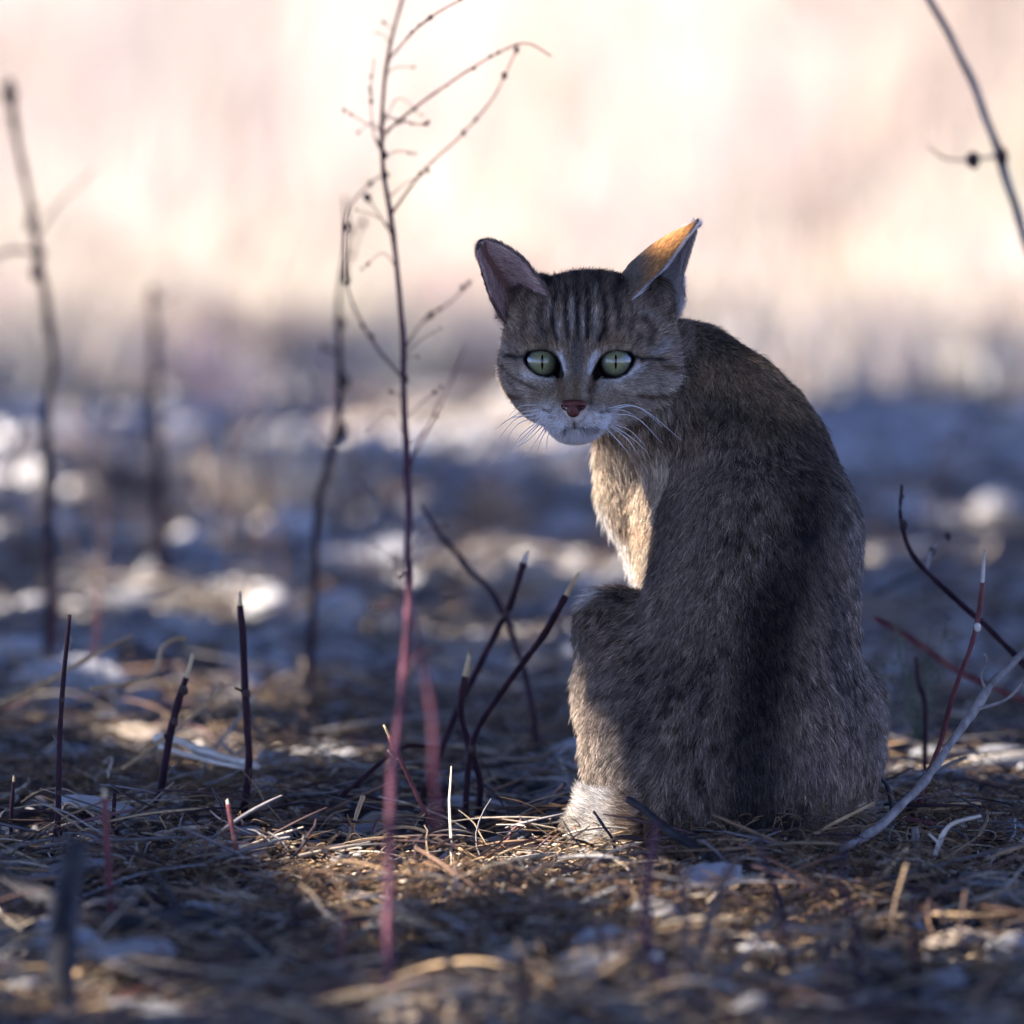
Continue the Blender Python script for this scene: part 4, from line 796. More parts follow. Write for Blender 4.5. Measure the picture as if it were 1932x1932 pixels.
# ear fur: short on the backs, long pale hairs inside
EP, EN_, ET, EL, EC, ELI = [], [], [], [], [], []
for ei, (inner, back, Nn) in enumerate(EARINF):
    nu, nv = inner.shape[:2]
    def samp(G, u, v):
        uu, vv = u*(nu-1), v*(nv-1); i = np.minimum(uu.astype(int), nu-2); j = np.minimum(vv.astype(int), nv-2); a, b = (uu-i)[:, None], (vv-j)[:, None]
        return G[i, j]*(1-a)*(1-b)+G[i+1, j]*a*(1-b)+G[i, j+1]*(1-a)*b+G[i+1, j+1]*a*b
    up = norm(inner[:, -1].mean(0)-inner[:, 0].mean(0))
    n1 = 14000; u = rng.random(n1); v = 1-np.sqrt(rng.random(n1)*.96+.0); b_ = samp(back, u, v); nn = -norm(samp(Nn, u, v))
    base = np.array([.16, .13, .11]) if ei == 0 else np.array([.50, .25, .09])
    c = base*(1-.8*sstep(v, .86, .98))[:, None]*(1+.4*rng.normal(size=(n1, 1))).clip(.4, 1.7); 
    if ei == 1: c = c+(np.array([.20, .17, .13])-c)*sstep(v+.15*(u-.3), .38, .10)[:, None]
    EP.append(b_); EN_.append(nn); ET.append(np.tile(up, (n1, 1))); EL.append(np.full(n1, .0046)); EC.append(c); ELI.append(np.full(n1, .25))
    # fringe on the outer rim
    n2_ = 900; v = rng.random(n2_)*.97; e = 1.0 if ei == 1 else 0.0
    for ee, cnt, LL, cl in ((0.0, 900, .0030, [.30, .26, .23]), (1.0, 700 if ei == 0 else 1000, .0026 if ei == 0 else .0070, [.16, .13, .12] if ei == 0 else [.40, .34, .30])):
        v = rng.random(cnt)*.97; u = np.full(cnt, ee)+(.03*rng.random(cnt) if ee == 0 else -.03*rng.random(cnt)); g = samp(inner, u.clip(0, 1), v)
        outw = norm(samp(inner, np.full(cnt, ee), v)-samp(inner, np.full(cnt, .5), v)); EP.append(g); EN_.append(norm(samp(Nn, u.clip(0, 1), v))); ET.append(norm(outw+up*.8)); EL.append(np.full(cnt, LL)); EC.append(np.tile(np.array(cl), (cnt, 1))); ELI.append(np.full(cnt, .05))
    # inner hairs
    n3_ = 12000; v = rng.random(n3_)**1.3*.9; u = rng.random(n3_)**1.15; g = samp(inner, u, v)
    acr = norm(samp(inner, np.full(n3_, 1.), np.minimum(v+.05, 1))-samp(inner, np.zeros(n3_), v))
    if ei == 1: acr = norm(acr*.35+up*.6)
    pal = np.array([.62, .42, .37]) if ei == 0 else np.array([.78, .70, .70])  # left ear: reddish translucent glow added to the hair colour
    EP.append(g); EN_.append(norm(samp(Nn, u, v))); ET.append(norm(acr+up*(.55-.5*(1-v))[:, None])); EL.append(np.full(n3_, .0150)*(1-.55*v)); EC.append(np.tile(pal, (n3_, 1))); ELI.append(np.full(n3_, .16))
EP, EN_, ET, EL, EC, ELI = map(np.concatenate, (EP, EN_, ET, EL, EC, ELI))
Q, r, c = strands(EP, EN_, ET, EL, ELI, EC, 4, .00019, 51, clump=.15, tipdark=.1, rnd=.4)
parts.append(hair('ear_fur', Q, r, M_FUR, cat, c))
for o in parts: o['kind'] = 'stuff'

# ---- eyes
def mat_eye():
    m, n, l, b = mat_new('cat_eye'); tc = n.new('ShaderNodeTexCoord'); sx = n.new('ShaderNodeSeparateXYZ'); l.new(tc.outputs['Object'], sx.inputs[0])
    def mth(op, a, b_=None):
        k = n.new('ShaderNodeMath'); k.operation = op
        for i, vv in enumerate((a, b_)):
            if vv is None: continue
            if isinstance(vv, (int, float)): k.inputs[i].default_value = vv
            else: l.new(vv, k.inputs[i])
        return k.outputs[0]
    X, Z = sx.outputs[0], sx.outputs[2]
    r = mth('SQRT', mth('ADD', mth('MULTIPLY', X, X), mth('MULTIPLY', Z, Z)))
    R = RE*S; rr = mth('DIVIDE', r, R)
    rp = n.new('ShaderNodeValToRGB'); e = rp.color_ramp.elements
    e[0].position = 0; e[0].color = (.25, .245, .09, 1); e[1].position = .35; e[1].color = (.215, .22, .10, 1)
    for p, c in ((.64, (.12, .135, .075, 1)), (.77, (.04, .046, .032, 1)), (.82, (.012, .010, .010, 1)), (1, (.01, .008, .008, 1))): q_ = e.new(p); q_.color = c
    l.new(rr, rp.inputs[0])
    nz = n.new('ShaderNodeTexNoise'); nz.inputs['Scale'].default_value = 900; nz.inputs['Detail'].default_value = 5; l.new(tc.outputs['Object'], nz.inputs['Vector'])
    mr = n.new('ShaderNodeMapRange'); mr.inputs[1].default_value = .3; mr.inputs[2].default_value = .7; mr.inputs[3].default_value = .7; mr.inputs[4].default_value = 1.3; l.new(nz.outputs[0], mr.inputs[0])
    sc_ = n.new('ShaderNodeVectorMath'); sc_.operation = 'SCALE'; l.new(rp.outputs[0], sc_.inputs[0]); l.new(mr.outputs[0], sc_.inputs['Scale'])
    l.new(sc_.outputs[0], b.inputs['Base Color']); b.inputs['Roughness'].default_value = .35; b.inputs['Coat Weight'].default_value = 1; b.inputs['Coat Roughness'].default_value = .02; b.inputs['Coat IOR'].default_value = 1.45
    return m
M_EYE = mat_eye()
m, n, l, b = mat_new('pupil'); b.inputs['Base Color'].default_value = (.004, .004, .004, 1); b.inputs['Roughness'].default_value = .03; M_PUP = m
def sphere_np(nu=40, nv=28, a=None):
    th = np.linspace(0, math.pi, nv); ph = np.linspace(0, 2*math.pi, nu, endpoint=False)
    V = np.array([[math.sin(t)*math.cos(p), -math.cos(t), math.sin(t)*math.sin(p)] for t in th for p in ph]); I = np.arange(nu*nv).reshape(nv, nu); J = np.roll(I, -1, 1)
    F = np.stack([I[:-1], I[1:], J[1:], J[:-1]], -1).reshape(-1, 4); return V, F
gaze = norm(CAM-HC)
for c, nm in ((EYEL, 'eye'), (EYER, 'eye')):
    e_ = bpy.data.meshes.new('eye'); V, F = sphere_np(); V = V*RE*S
    e_.from_pydata(V.tolist(), [], F.tolist()); e_.shade_smooth(); e_.materials.append(M_EYE)
    eo = bpy.data.objects.new('eye', e_); COL.objects.link(eo); eo.parent = cat; eo.location = c-cat_base
    eo.rotation_euler = Vector(gaze).to_track_quat('-Y', 'Z').to_euler()
    # slit pupil: a thin lens hugging the front of the eyeball
    g = []; Rr = RE*S*1.012; hw, hh = 2.4*S, 15*S; nn = 15; mm_ = 5
    for i in range(nn):
        zz = (i/(nn-1)*2-1)*hh; w_ = hw*math.sqrt(max(0, 1-(zz/hh)**2))
        for j in range(mm_):
            xx = (j/(mm_-1)*2-1)*w_; g.append((xx, -math.sqrt(Rr*Rr-xx*xx-zz*zz), zz))
    fs = [(i*mm_+j, i*mm_+j+1, (i+1)*mm_+j+1, (i+1)*mm_+j) for i in range(nn-1) for j in range(mm_-1)]
    pm = bpy.data.meshes.new('pupil'); pm.from_pydata(g, [], fs); pm.shade_smooth(); pm.materials.append(M_PUP)
    po = bpy.data.objects.new('pupil', pm); COL.objects.link(po); po.parent = eo

# ---- nose leather
gx = np.linspace(-34*S, 34*S, 64); gy = np.linspace(-34*S, 34*S, 64); gz = np.linspace(-30*S, 30*S, 58)
X, Y, Z = np.meshgrid(gx, gy, gz, indexing='ij')      # X: right, Y: forward, Z: up about the nose centre
def el(cx, cy_, cz, rx, ry, rz):
    a, b_, c_ = (X/S-cx)/rx, (Y/S-cy_)/ry, (Z/S-cz)/rz; k0 = np.sqrt(a*a+b_*b_+c_*c_); k1 = np.sqrt((a/rx)**2+(b_/ry)**2+(c_/rz)**2)+1e-9; return k0*(k0-1)/k1
def sm(a, b_, k): h = np.clip(.5+.5*(b_-a)/k, 0, 1); return b_*(1-h)+a*h-k*h*(1-h)
d = sm(el(0, 0, 7, 25, 15, 8.5), el(0, 1, -6, 13.5, 13, 13), 7)
for s_ in (-1, 1):
    d = sm(d, el(s_*15, 2, 3, 8.5, 11, 8.5), 4)
    for ca in ((s_*13.5, 13, -1, 5.2, 9, 4.4), (s_*19, 10, 1.5, 5, 8, 2.6)): c_ = -el(*ca); h = np.clip(.5-.5*(d-c_)/1.5, 0, 1); d = d*(1-h)+c_*h+1.5*h*(1-h)
c_ = -el(0, 15, -12, 1.3, 4, 12); d = np.maximum(d, c_)
NV_, NF_ = surface_nets(d.astype(np.float32), gx, gy, gz); NV_ = smooth_mesh(NV_, NF_, 1)
NC_ = hl(5, -87, 168); NW = NC_+NV_[:, :1]*EX+NV_[:, 1:2]*FD+NV_[:, 2:]*AU
nn = vert_normals(NW, NF_)
ny = NV_/S; nostr = np.exp(-(np.minimum(np.hypot(ny[:, 0]-14, (ny[:, 2]+1)*1.1), np.hypot(ny[:, 0]+14, (ny[:, 2]+1)*1.1))/5.0)**2)
ncol = np.array([.115, .034, .026])+(np.array([.010, .005, .005])-np.array([.115, .034, .026]))*np.clip(nostr*1.1+.8*np.exp(-((ny[:, 2]+19)/5)**2)+.5*sstep(ny[:, 2], 9, 14), 0, 1)[:, None]
M_NOSE = mat_attr('nose_leather', .5, .25, 900, .8, spec=.3, dist=.0006)
mesh_np('nose', NW, NF_, M_NOSE, cat, ncol)

# ---- whiskers: root and tip in face crop coordinates
WL = [((575, 1405), (470, 1415), (385, 1480), .03), ((580, 1440), (440, 1475), (270, 1592), .04), ((590, 1465), (430, 1510), (288, 1678), .04), ((600, 1490), (440, 1550), (340, 1720), .03),
      ((612, 1510), (470, 1620), (398, 1745), .03), ((625, 1525), (500, 1650), (405, 1760), .02), ((635, 1545), (520, 1660), (410, 1720), .02), ((650, 1555), (560, 1690), (480, 1800), .02), ((670, 1560), (620, 1640), (590, 1730), .01), ((690, 1570), (660, 1640), (650, 1740), .01), ((715, 1575), (690, 1610), (680, 1640), .0), ((560, 1480), (400, 1500), (300, 1570), .04), ((600, 1530), (420, 1700), (240, 1840), .03)]
WR = [((1120, 1440), (1300, 1420), (1480, 1560), .0), ((1130, 1425), (1330, 1430), (1620, 1660), -.01), ((1100, 1445), (1200, 1445), (1300, 1490), .0), ((1110, 1560), (1220, 1640), (1330, 1790), .0), ((1120, 1550), (1260, 1640), (1390, 1760), -.01), ((1140, 1545), (1250, 1590), (1360, 1700), -.01),
      ((1100, 1430), (1230, 1405), (1350, 1440), .01), ((1130, 1470), (1300, 1500), (1480, 1680), -.02), ((1080, 1575), (1180, 1680), (1240, 1760), .0)]
for wl_, s_ in ((WL, -1), (WR, 1)):
    for a, b_, c_, dy in wl_:
        fo = 145
        Y0 = hl(s_*40, -105, 150)[1]+.004
        pts = [at(*fc(*a), Y0), at(*fc(*b_), Y0-.012+dy*.3), at(*fc(*c_), Y0-.006+dy)]
        pa = crom(pts, 14); V, F = tubes(pa[None], (.00040*(1-.8*np.linspace(0, 1, 14)**1.2))[None], 5)
        mesh_np('whisker', V, F, M_WHISK, cat, np.tile([.85, .84, .84], (len(V), 1)))
print('cat strands', NS, 'body verts', len(BV))
# ------------------------------------------------------------------ stems, twigs and weeds
def lump(name, c, r, mat, parent, squash=(1, 1, 1.3), rot=None):
    bm = bmesh.new(); bmesh.ops.create_icosphere(bm, subdivisions=2, radius=1); V = np.array([v.co for v in bm.verts]); V = V*(1+.28*vnoise(V+np.array(c)*50, 1.8, 3))[:, None]*np.array(squash)*r+c; F = np.array([[v.index for v in f.verts] for f in bm.faces]); bm.free()
    return mesh_np(name, V, F, mat, parent)
def tube_part(name, pts, rad, mat, parent, n=None, sides=8, rough=.10, jag=False):
    n = n or max(10, 6*len(pts)); pa = crom(pts, n); rr = crom([[r] for r in rad], n)[:, 0] if len(rad) > 2 else np.linspace(rad[0], rad[-1], n)
    rr = np.abs(rr)*(1+1.3*rough*vnoise(pa, 140, 8)+1.6*rough*vnoise(pa, 420, 9)); pa = pa+.45*rr[:, None]*noise3(pa, 45, 61); V, F = tubes(pa[None], rr[None], sides, cap=True)
    if jag:      # splintered end
        d = pa[-1]-pa[-2]; d = d/np.linalg.norm(d); k = sides; V[-k:] += d[None]*(rr[-1]*np.array([(3.2 if i % 3 == 0 else (.3 if i % 2 else 1.4)) for i in range(k)]))[:, None]
    return mesh_np(name, V, F, mat, parent)
def stick(name, pts, rad, mat, label, cat_='stem', tip=None, absT=(), tipmat=None, twigs=(), nodes=(), group=None, Y=0.0, lean=0.0, grounded=True):
    """pts: (px, py[, Y]) from the foot up; without Y the foot stands on the ground at its pixel; lean: metres of depth gained towards the top"""
    n = len(pts)
    if len(pts[0]) == 2:
        Y0 = gnd(*pts[0])[1] if grounded else Y
        W = [at(p[0], p[1], Y0+lean*i/(n-1)) for i, p in enumerate(pts)]
    else: W = [at(*p) for p in pts]
    W = [np.array(w) for w in W]
    if grounded: f0 = W[0]+(W[0]-W[1])*.04; f0[2] = min(f0[2], -.012); W = [f0]+W if f0[2] < W[0][2] else W
    rad = [r*S for r in rad]
    base = W[0].copy(); e = empty(name, base); tag(e, label, cat_, group)
    pa = crom(W, 40); tl = 0
    if tip:
        cum = np.concatenate([[0], np.cumsum(np.linalg.norm(np.diff(pa, axis=0), axis=1))]); cut = cum[-1]-tip*S; i = int(np.searchsorted(cum, cut)); i = min(max(i, 3), 38)
        tube_part('stem', pa[:i+1], (rad[0], (rad[0]*(1-i/39)+rad[-1]*i/39)), mat, e, n=36); tube_part('broken_tip', np.vstack([pa[i]-(pa[i+1]-pa[i])*.05, pa[i:]]) if i < 39 else pa[i-1:], (rad[-1]*.86, rad[-1]*.62), tipmat or M_WOOD, e, n=12, jag=True)
    else: tube_part('stem', pa, rad, mat, e, n=44)
    for tw in twigs:       # (u along the stem, [(dx, dy, dY)...], r0, r1)
        i = int(tw[0]*39); P0 = pa[i]; px_, py_ = proj(P0[None]); sc_ = (P0[1]+8)/8
        pp = [P0]+[P0+np.array([dx*S*sc_, dY, -dy*S*sc_]) for dx, dy, dY in tw[1]]
        tube_part('twig', pp, (tw[2]*S, tw[3]*S), tw[4] if len(tw) > 4 else mat, e, sides=6)
        if len(tw) > 5:
            for j in range(1, len(pp)): lump('bud', pp[j], tw[5]*S*(.7+.5*rng.random()), M_POD, e)
    for tw in absT:    # twigs in absolute photo coordinates: ([(px, py, Y)...], r0, r1, material, bud radius)
        pp = np.array([at(p[0], p[1], p[2]-.18) for p in tw[0]]); dd_ = np.hypot(*(np.array(proj(pa))-np.array(proj(pp[:1])))); pp[0] = pa[int(np.argmin(dd_))]; tube_part('twig', pp, (tw[1]*S, tw[2]*S), tw[3], e, sides=6)
        if len(tw) > 4:
            qq = crom(pp, 24)
            for j in rng.choice(np.arange(4, 24), 6, replace=False): lump('seed_pod', qq[j]+rng.normal(size=3)*1.2*S, tw[4]*S*(.5+.6*rng.random()), M_POD, e)
    for u in nodes:
        i = int(u[0]*39); lump('bud' if len(u) < 3 else u[2], pa[i]+np.array([u[1]*S*.4, -.001, 0]), abs(u[1])*S, M_POD if len(u) < 4 else u[3], e)
    return e
# sharp stubs near the focal plane
stick('cut_stem', [(90, 1625), (107, 1560), (113, 1400), (120, 1270), (131, 1160)], (7.5, 6.5, 5, 3.6), M_BARK, 'tall dark purple stem at far left with a side branch running down right', twigs=[(.42, [(18, 60, -.01), (45, 120, -.02), (82, 190, -.03)], 4.6, 5.5), (.60, [(-8, -12, 0), (-12, -22, 0)], 2, 1, M_GREY)], nodes=[(.5, 5), (.72, 4)])
stick('cut_stem', [(258, 1560), (300, 1490), (325, 1370), (345, 1300), (363, 1240)], (9, 8, 7.5, 6.5), M_BARK, 'dark stem leaning right with a long pale snapped tip, between the two left stems', tip=44, twigs=[(.55, [(-8, -20, 0)], 3, 2)], nodes=[(.63, 7.5), (.8, 8)])
stick('cut_stem', [(455, 1560), (470, 1420), (460, 1290), (454, 1125)], (9, 8, 7, 6.5), M_BARK, 'straight dark purple stem with pale tip and a tiny left spur', tip=26, twigs=[(.72, [(-8, -6, 0), (-18, -10, 0)], 3.5, 2.2)], nodes=[(.72, 8)])
stick('cut_stem', [(205, 1745), (208, 1700), (203, 1600), (197, 1495)], (6.5, 6.5, 6.5, 6), M_RED, 'short reddish stem lit by the sun in front of the long curved slab', tip=14)
stick('cut_stem', [(212, 1610), (214, 1560), (216, 1497)], (4.5, 4.5, 4), M_BARK, 'short dark stub right behind the lit reddish stem')
stick('cut_stem', [(900, 1548), (903, 1470), (884, 1400), (868, 1330), (884, 1242)], (6.5, 6, 6, 7), M_BARK, 'kinked dark stem with a tall pale splinter at its top, in the middle bundle', tip=38, nodes=[(.56, 8)])
stick('cut_stem', [(798, 1515), (830, 1420), (875, 1310), (935, 1195), (968, 1125), (990, 1052)], (6, 7, 7.5, 7), M_BARK, 'longest dark stem of the middle bundle, leaning right with a cut forked tip', tip=9, tipmat=M_PALEW, twigs=[(.93, [(12, -16, 0)], 2.5, 2)], nodes=[(.5, 8), (.75, 7.5)])
stick('cut_stem', [(877, 1555), (884, 1440), (905, 1370), (965, 1280), (1030, 1190), (1065, 1130), (1090, 1085)], (6, 7, 7.5, 6.5), M_BARK, 'dark stem leaning right toward the cat with a pale yellow snapped tip', tip=52, lean=.03, nodes=[(.35, 8)])
stick('cut_stem', [(835, 1588), (800, 1530), (760, 1445), (727, 1372)], (6, 5, 4.2, 3.6), M_RED, 'slim purple red twig leaning left with a tan bud at its tip', tip=20, twigs=[(.8, [(-8, 0, 0), (-22, -16, 0)], 1.6, 1.2, M_PALEW)])
stick('cut_stem', [(348, 1350), (318, 1300), (295, 1220)], (3.8, 3.4, 2.4), M_BARK, 'small thin twig with a pale point standing behind the leaning left stem', tip=12, tipmat=M_PALEW) if False else stick('cut_stem', [(352, 1340), (325, 1270), (293, 1222)], (4.2, 3.6, 2.4), M_BARK, 'small thin twig with a pale point behind the leaning left stem', tip=12, tipmat=M_PALEW)
stick('dry_twig', [(508, 1420), (460, 1340), (437, 1320)], (8, 9, 5), M_DARK, 'charred dark twig stump lying behind the straight left stem', twigs=[(.4, [(-50, -35, .0), (-90, -60, 0)], 5, 4)])
stick('dry_twig', [(366, 1500), (392, 1430), (440, 1370), (480, 1310)], (3, 3.5, 3.5, 3), M_GREY, 'thin grey twig leaning right behind the leaning left stem')
stick('dry_twig', [(292, 1395, .26), (350, 1402, .25), (410, 1424, .23), (470, 1440, .21), (485, 1447, .2)], (9, 9, 8, 6), M_PALEW, 'pale bleached split stick lying in the sun behind the left stems', 'stick', grounded=False)
stick('dry_twig', [(300, 1410, .24), (380, 1432, .22), (470, 1452, .2)], (6, 5, 4), M_PALEW, 'second pale split stick lying just below the bleached one', 'stick', grounded=False)
stick('dry_twig', [(640, 1505, .12), (700, 1455, .14), (760, 1410, .16), (830, 1410, .17)], (4.5, 4.5, 4, 4), M_BARK, 'bowed purple twig arching behind the pink weed', 'twig', grounded=False)
stick('root_runner', [(170, 1300, .35), (240, 1290, .36), (292, 1265, .36), (305, 1225, .36), (330, 1208, .36), (352, 1203, .36)], (4.5, 4.5, 5, 4, 4, 3), M_STRAW, 'forked tan runner curling upward behind the left stems', 'dry runner', grounded=False, twigs=[(.93, [(4, 10, 0)], 2.5, 1.5)])
stick('root_runner', [(0, 1325, .4), (80, 1290, .42), (150, 1250, .44), (250, 1198, .46)], (9, 8, 5, 3), M_STRAW, 'pinkish tan stalk rising from the left edge behind the first stem', 'dry stalk', grounded=False, twigs=[(.6, [(-8, -30, 0), (0, -60, 0)], 3, 2, M_PALEW)])
stick('root_runner', [(230, 1450, .2), (300, 1400, .22), (370, 1345, .24), (420, 1290, .26)], (4, 4.5, 4.5, 5), M_STRAW, 'olive yellow stalk slanting behind the leaning left stem', 'dry stalk', grounded=False)
# straws near the paw
stick('straw', [(640, 1570, -.04), (690, 1582, -.05), (740, 1562, -.05), (790, 1565, -.05), (840, 1592, -.05), (865, 1602, -.05)], (2.6, 3.2, 3.4, 3.4, 3.2, 3), M_STRAW, 'single lit straw arching above the sunlit patch', 'straw', grounded=False)
stick('straw', [(640, 1632, -.06), (665, 1560, -.04), (685, 1502, -.02)], (4, 4, 4.5), M_STRAW, 'short upright straw leaning left of the pink weed', 'straw')
stick('straw', [(865, 1600, -.06), (950, 1640, -.08), (1040, 1645, -.09), (1130, 1600, -.10), (1165, 1578, -.10)], (3, 3.4, 3.4, 3, 2.6), M_STRAW, 'long straw sagging in front of the white paw', 'straw', grounded=False)
stick('straw', [(480, 1690, -.1), (400, 1655, -.08), (300, 1630, -.08), (200, 1622, -.08), (60, 1650, -.08), (0, 1672, -.08)], (4, 4.5, 4.5, 4.5, 4.5, 4), M_RED, 'long reddish runner bowing across the ground at left', 'dry runner', grounded=False)
stick('straw', [(1500, 1722, -.3), (1560, 1717, -.3), (1620, 1730, -.3), (1685, 1757, -.3)], (5, 5, 4.5, 3), M_STRAW, 'orange straw arching in the right foreground', 'straw', grounded=False)
stick('straw', [(1322, 1600, -.12), (1326, 1660, -.14), (1318, 1700, -.16), (1336, 1732, -.18)], (3, 5, 5, 3), M_PALEW, 'pale curled stalk hanging in front of the cat\'s rump', 'straw', grounded=False)
stick('straw', [(1000, 1560, .05), (1060, 1550, .05), (1130, 1520, .02)], (3, 3, 2.6), M_DARK, 'thin dark twig reaching toward the white paw', 'twig', grounded=False)
stick('dry_twig', [(1160, 1595, -.1), (1140, 1560, -.1), (1120, 1530, -.1)], (3.4, 3, 2.4), M_DARK, 'short dark twig crossing the white paw', 'twig')
stick('dry_twig', [(1368, 1632, -.20), (1320, 1605, -.19), (1255, 1560, -.18), (1182, 1508, -.16)], (12, 11, 9, 6.5), M_DARK, 'thick slate dark stick lying up against the cat\'s rump', 'stick')
# right side
stick('pale_branch', [(1590, 1602, -.20), (1650, 1568, -.17), (1720, 1500, -.12), (1775, 1430, -.08), (1830, 1350, -.05), (1870, 1290, -.03), (1940, 1225, 0)], (8, 8.5, 8, 7.5, 8, 8, 7), M_GREY, 'long pale grey branch slanting up to the right edge in front of the cat', 'branch', twigs=[(.80, [(-8, -30, 0), (2, -60, 0), (-4, -72, 0)], 3.5, 2), (.7, [(60, -20, 0), (100, -60, 0)], 4, 3)], grounded=False)
stick('cut_stem', [(1738, 1500, .05), (1770, 1410, .05), (1800, 1310, .04), (1835, 1210, .03), (1850, 1130, .03), (1857, 1045, .02)], (5, 6, 6, 6.5, 5), M_RED, 'slim reddish stem with bleached peeling top standing right of the cat', tip=60, tipmat=M_PALEW, nodes=[(.72, 7, 'bud', M_PALEW)])
stick('bud_branch', [(1960, 1290, .15), (1910, 1230, .18), (1840, 1165, .2), (1770, 1100, .2), (1720, 1045, .2), (1700, 985, .2), (1702, 915, .2)], (7, 6.5, 6, 5.5, 5, 4, 2.5), M_BARK, 'dark budded twig curving up to the left behind the pale branch', 'twig', grounded=False, nodes=[(.84, 9), (.95, 4)], twigs=[(.57, [(20, -16, .1), (52, -38, .12)], 2.5, 2, M_GREY, 8)])
stick('cut_stem', [(1940, 1325, .3), (1880, 1300, .32), (1800, 1260, .34), (1720, 1205, .36), (1650, 1165, .38)], (7, 7, 7, 7, 5), M_RED, 'blurred reddish branch reaching in from the right edge toward the cat\'s flank', 'branch', grounded=False)
stick('dry_twig', [(1745, 1340, .3), (1735, 1290, .3), (1728, 1240, .3)], (5, 5, 4), M_BARK, 'small dark stub between the cat\'s flank and the right stems')
stick('dry_twig', [(1655, 1120, 1.0), (1730, 1085, 1.05), (1790, 1060, 1.1)], (5, 5, 4), M_DARK, 'blurred dark twig beside the cat\'s back', 'twig', grounded=False)
stick('cut_stem', [(1728, 1640), (1726, 1590), (1724, 1560)], (8, 8, 8), M_GREY, 'short grey stub under the pale branch')
stick('dry_twig', [(1680, 1500, .02), (1655, 1460, .02)], (6, 4), M_DARK, 'dark peg pointing at the cat\'s right foot', 'twig')
stick('straw', [(1490, 1600, -.12), (1580, 1550, -.12), (1650, 1515, -.11)], (3.5, 3.5, 3), M_STRAW, 'straw slanting across the cat\'s right foot', 'straw', grounded=False)
stick('straw', [(1700, 1545, .0), (1800, 1560, .02), (1940, 1580, .03)], (5, 5, 5), M_RED, 'flat reddish stalk lying at right in front of the smooth stones', 'dry stalk', grounded=False)
stick('straw', [(1730, 1530, .04), (1790, 1522, .04), (1850, 1515, .05)], (6, 7, 4), M_STRAW, 'pale broad straw lying at right on the smooth stones', 'straw', grounded=False)
stick('straw', [(1620, 1720, -.3), (1660, 1660, -.28), (1710, 1600, -.25)], (5, 5, 4), M_STRAW, 'blurred tan stalk standing in the right foreground', 'straw')
stick('straw', [(1725, 1650, -.2), (1760, 1620, -.2), (1790, 1560, -.2), (1850, 1540, -.2)], (5, 5, 4, 3), M_PALEW, 'pale crooked stalk in the straw at right', 'dry stalk', grounded=False, twigs=[(.5, [(-20, -20, 0)], 3, 2)])
# foreground, blurred
stick('cut_stem', [(1278, 1915, -.93), (1243, 1830, -.88), (1217, 1760, -.84), (1224, 1650, -.78), (1238, 1548, -.74)], (7.5, 8, 8, 7.5, 5), M_PINK, 'blurred pink stem rising in the foreground before the cat\'s left side', nodes=[(.48, 9, 'node', M_PALEW)])
stick('cut_stem', [(1304, 1915, -.93), (1296, 1790, -.88), (1290, 1640, -.82)], (7, 7, 6), M_BROWN, 'blurred tan stem right of the pink foreground stem', 'stalk', grounded=False)
stick('cut_stem', [(1305, 1830, -.78), (1345, 1710, -.72), (1388, 1615, -.66)], (7, 9, 7), M_BROWN, 'blurred tan blade leaning right in the centre foreground', 'stalk', grounded=False)
stick('cut_stem', [(1500, 1850, -.80), (1478, 1740, -.74), (1450, 1640, -.68), (1428, 1570, -.62)], (5.5, 6, 6, 3.5), M_BARK, 'blurred dark stem leaning left in front of the rump', grounded=False)
stick('cut_stem', [(1625, 1900, -.9), (1612, 1760, -.84), (1588, 1660, -.78), (1592, 1560, -.74)], (5.5, 6, 5.5, 4), M_BARK, 'blurred dark upright stem before the cat\'s right foot', grounded=False)
stick('cut_stem', [(116, 1905, -.90), (118, 1780, -.87), (122, 1690, -.84), (146, 1592, -.82)], (26, 27, 24, 19), M_DARK, 'thick blurred blue black post at the lower left', 'stump', grounded=False)
stick('dry_branch', [(0, 1655, -.5), (60, 1685, -.52), (120, 1720, -.54), (240, 1745, -.56), (330, 1720, -.56), (420, 1740, -.56), (500, 1780, -.58)], (19, 19, 20, 17, 15, 15, 12), M_DARK, 'blurred dark branch lying across the lower left behind the post', 'branch', grounded=False, twigs=[(.70, [(-40, -60, 0), (-60, -80, 0)], 7, 5)])
stick('dry_branch', [(230, 1780, -.66), (380, 1790, -.66), (560, 1806, -.68)], (18, 17, 13), M_DARK, 'second blurred dark branch below the first at lower left', 'branch', grounded=False)
stick('root_runner', [(105, 1950, -.85), (125, 1880, -.82), (150, 1845, -.80)], (13, 15, 13), M_STRAW, 'blurred pale orange stub at the bottom left corner', 'stalk')
stick('straw', [(100, 1935, -.85), (300, 1860, -.8), (385, 1830, -.78)], (8, 9, 9), M_RED, 'blurred rusty stalk slanting at the bottom left', 'stalk', grounded=False)
stick('cut_stem', [(455, 1650, -.2), (440, 1580, -.18), (430, 1515, -.16)], (5, 5, 4.5), M_RED, 'short reddish twig with pale point right of the leaning stem', tip=12, tipmat=M_PALEW)
stick('cut_stem', [(1030, 1840, -.65), (1028, 1760, -.6), (1022, 1680, -.55)], (8, 8, 7), M_BROWN, 'blurred tan stub in the foreground left of the pink stem', 'stalk', grounded=False)
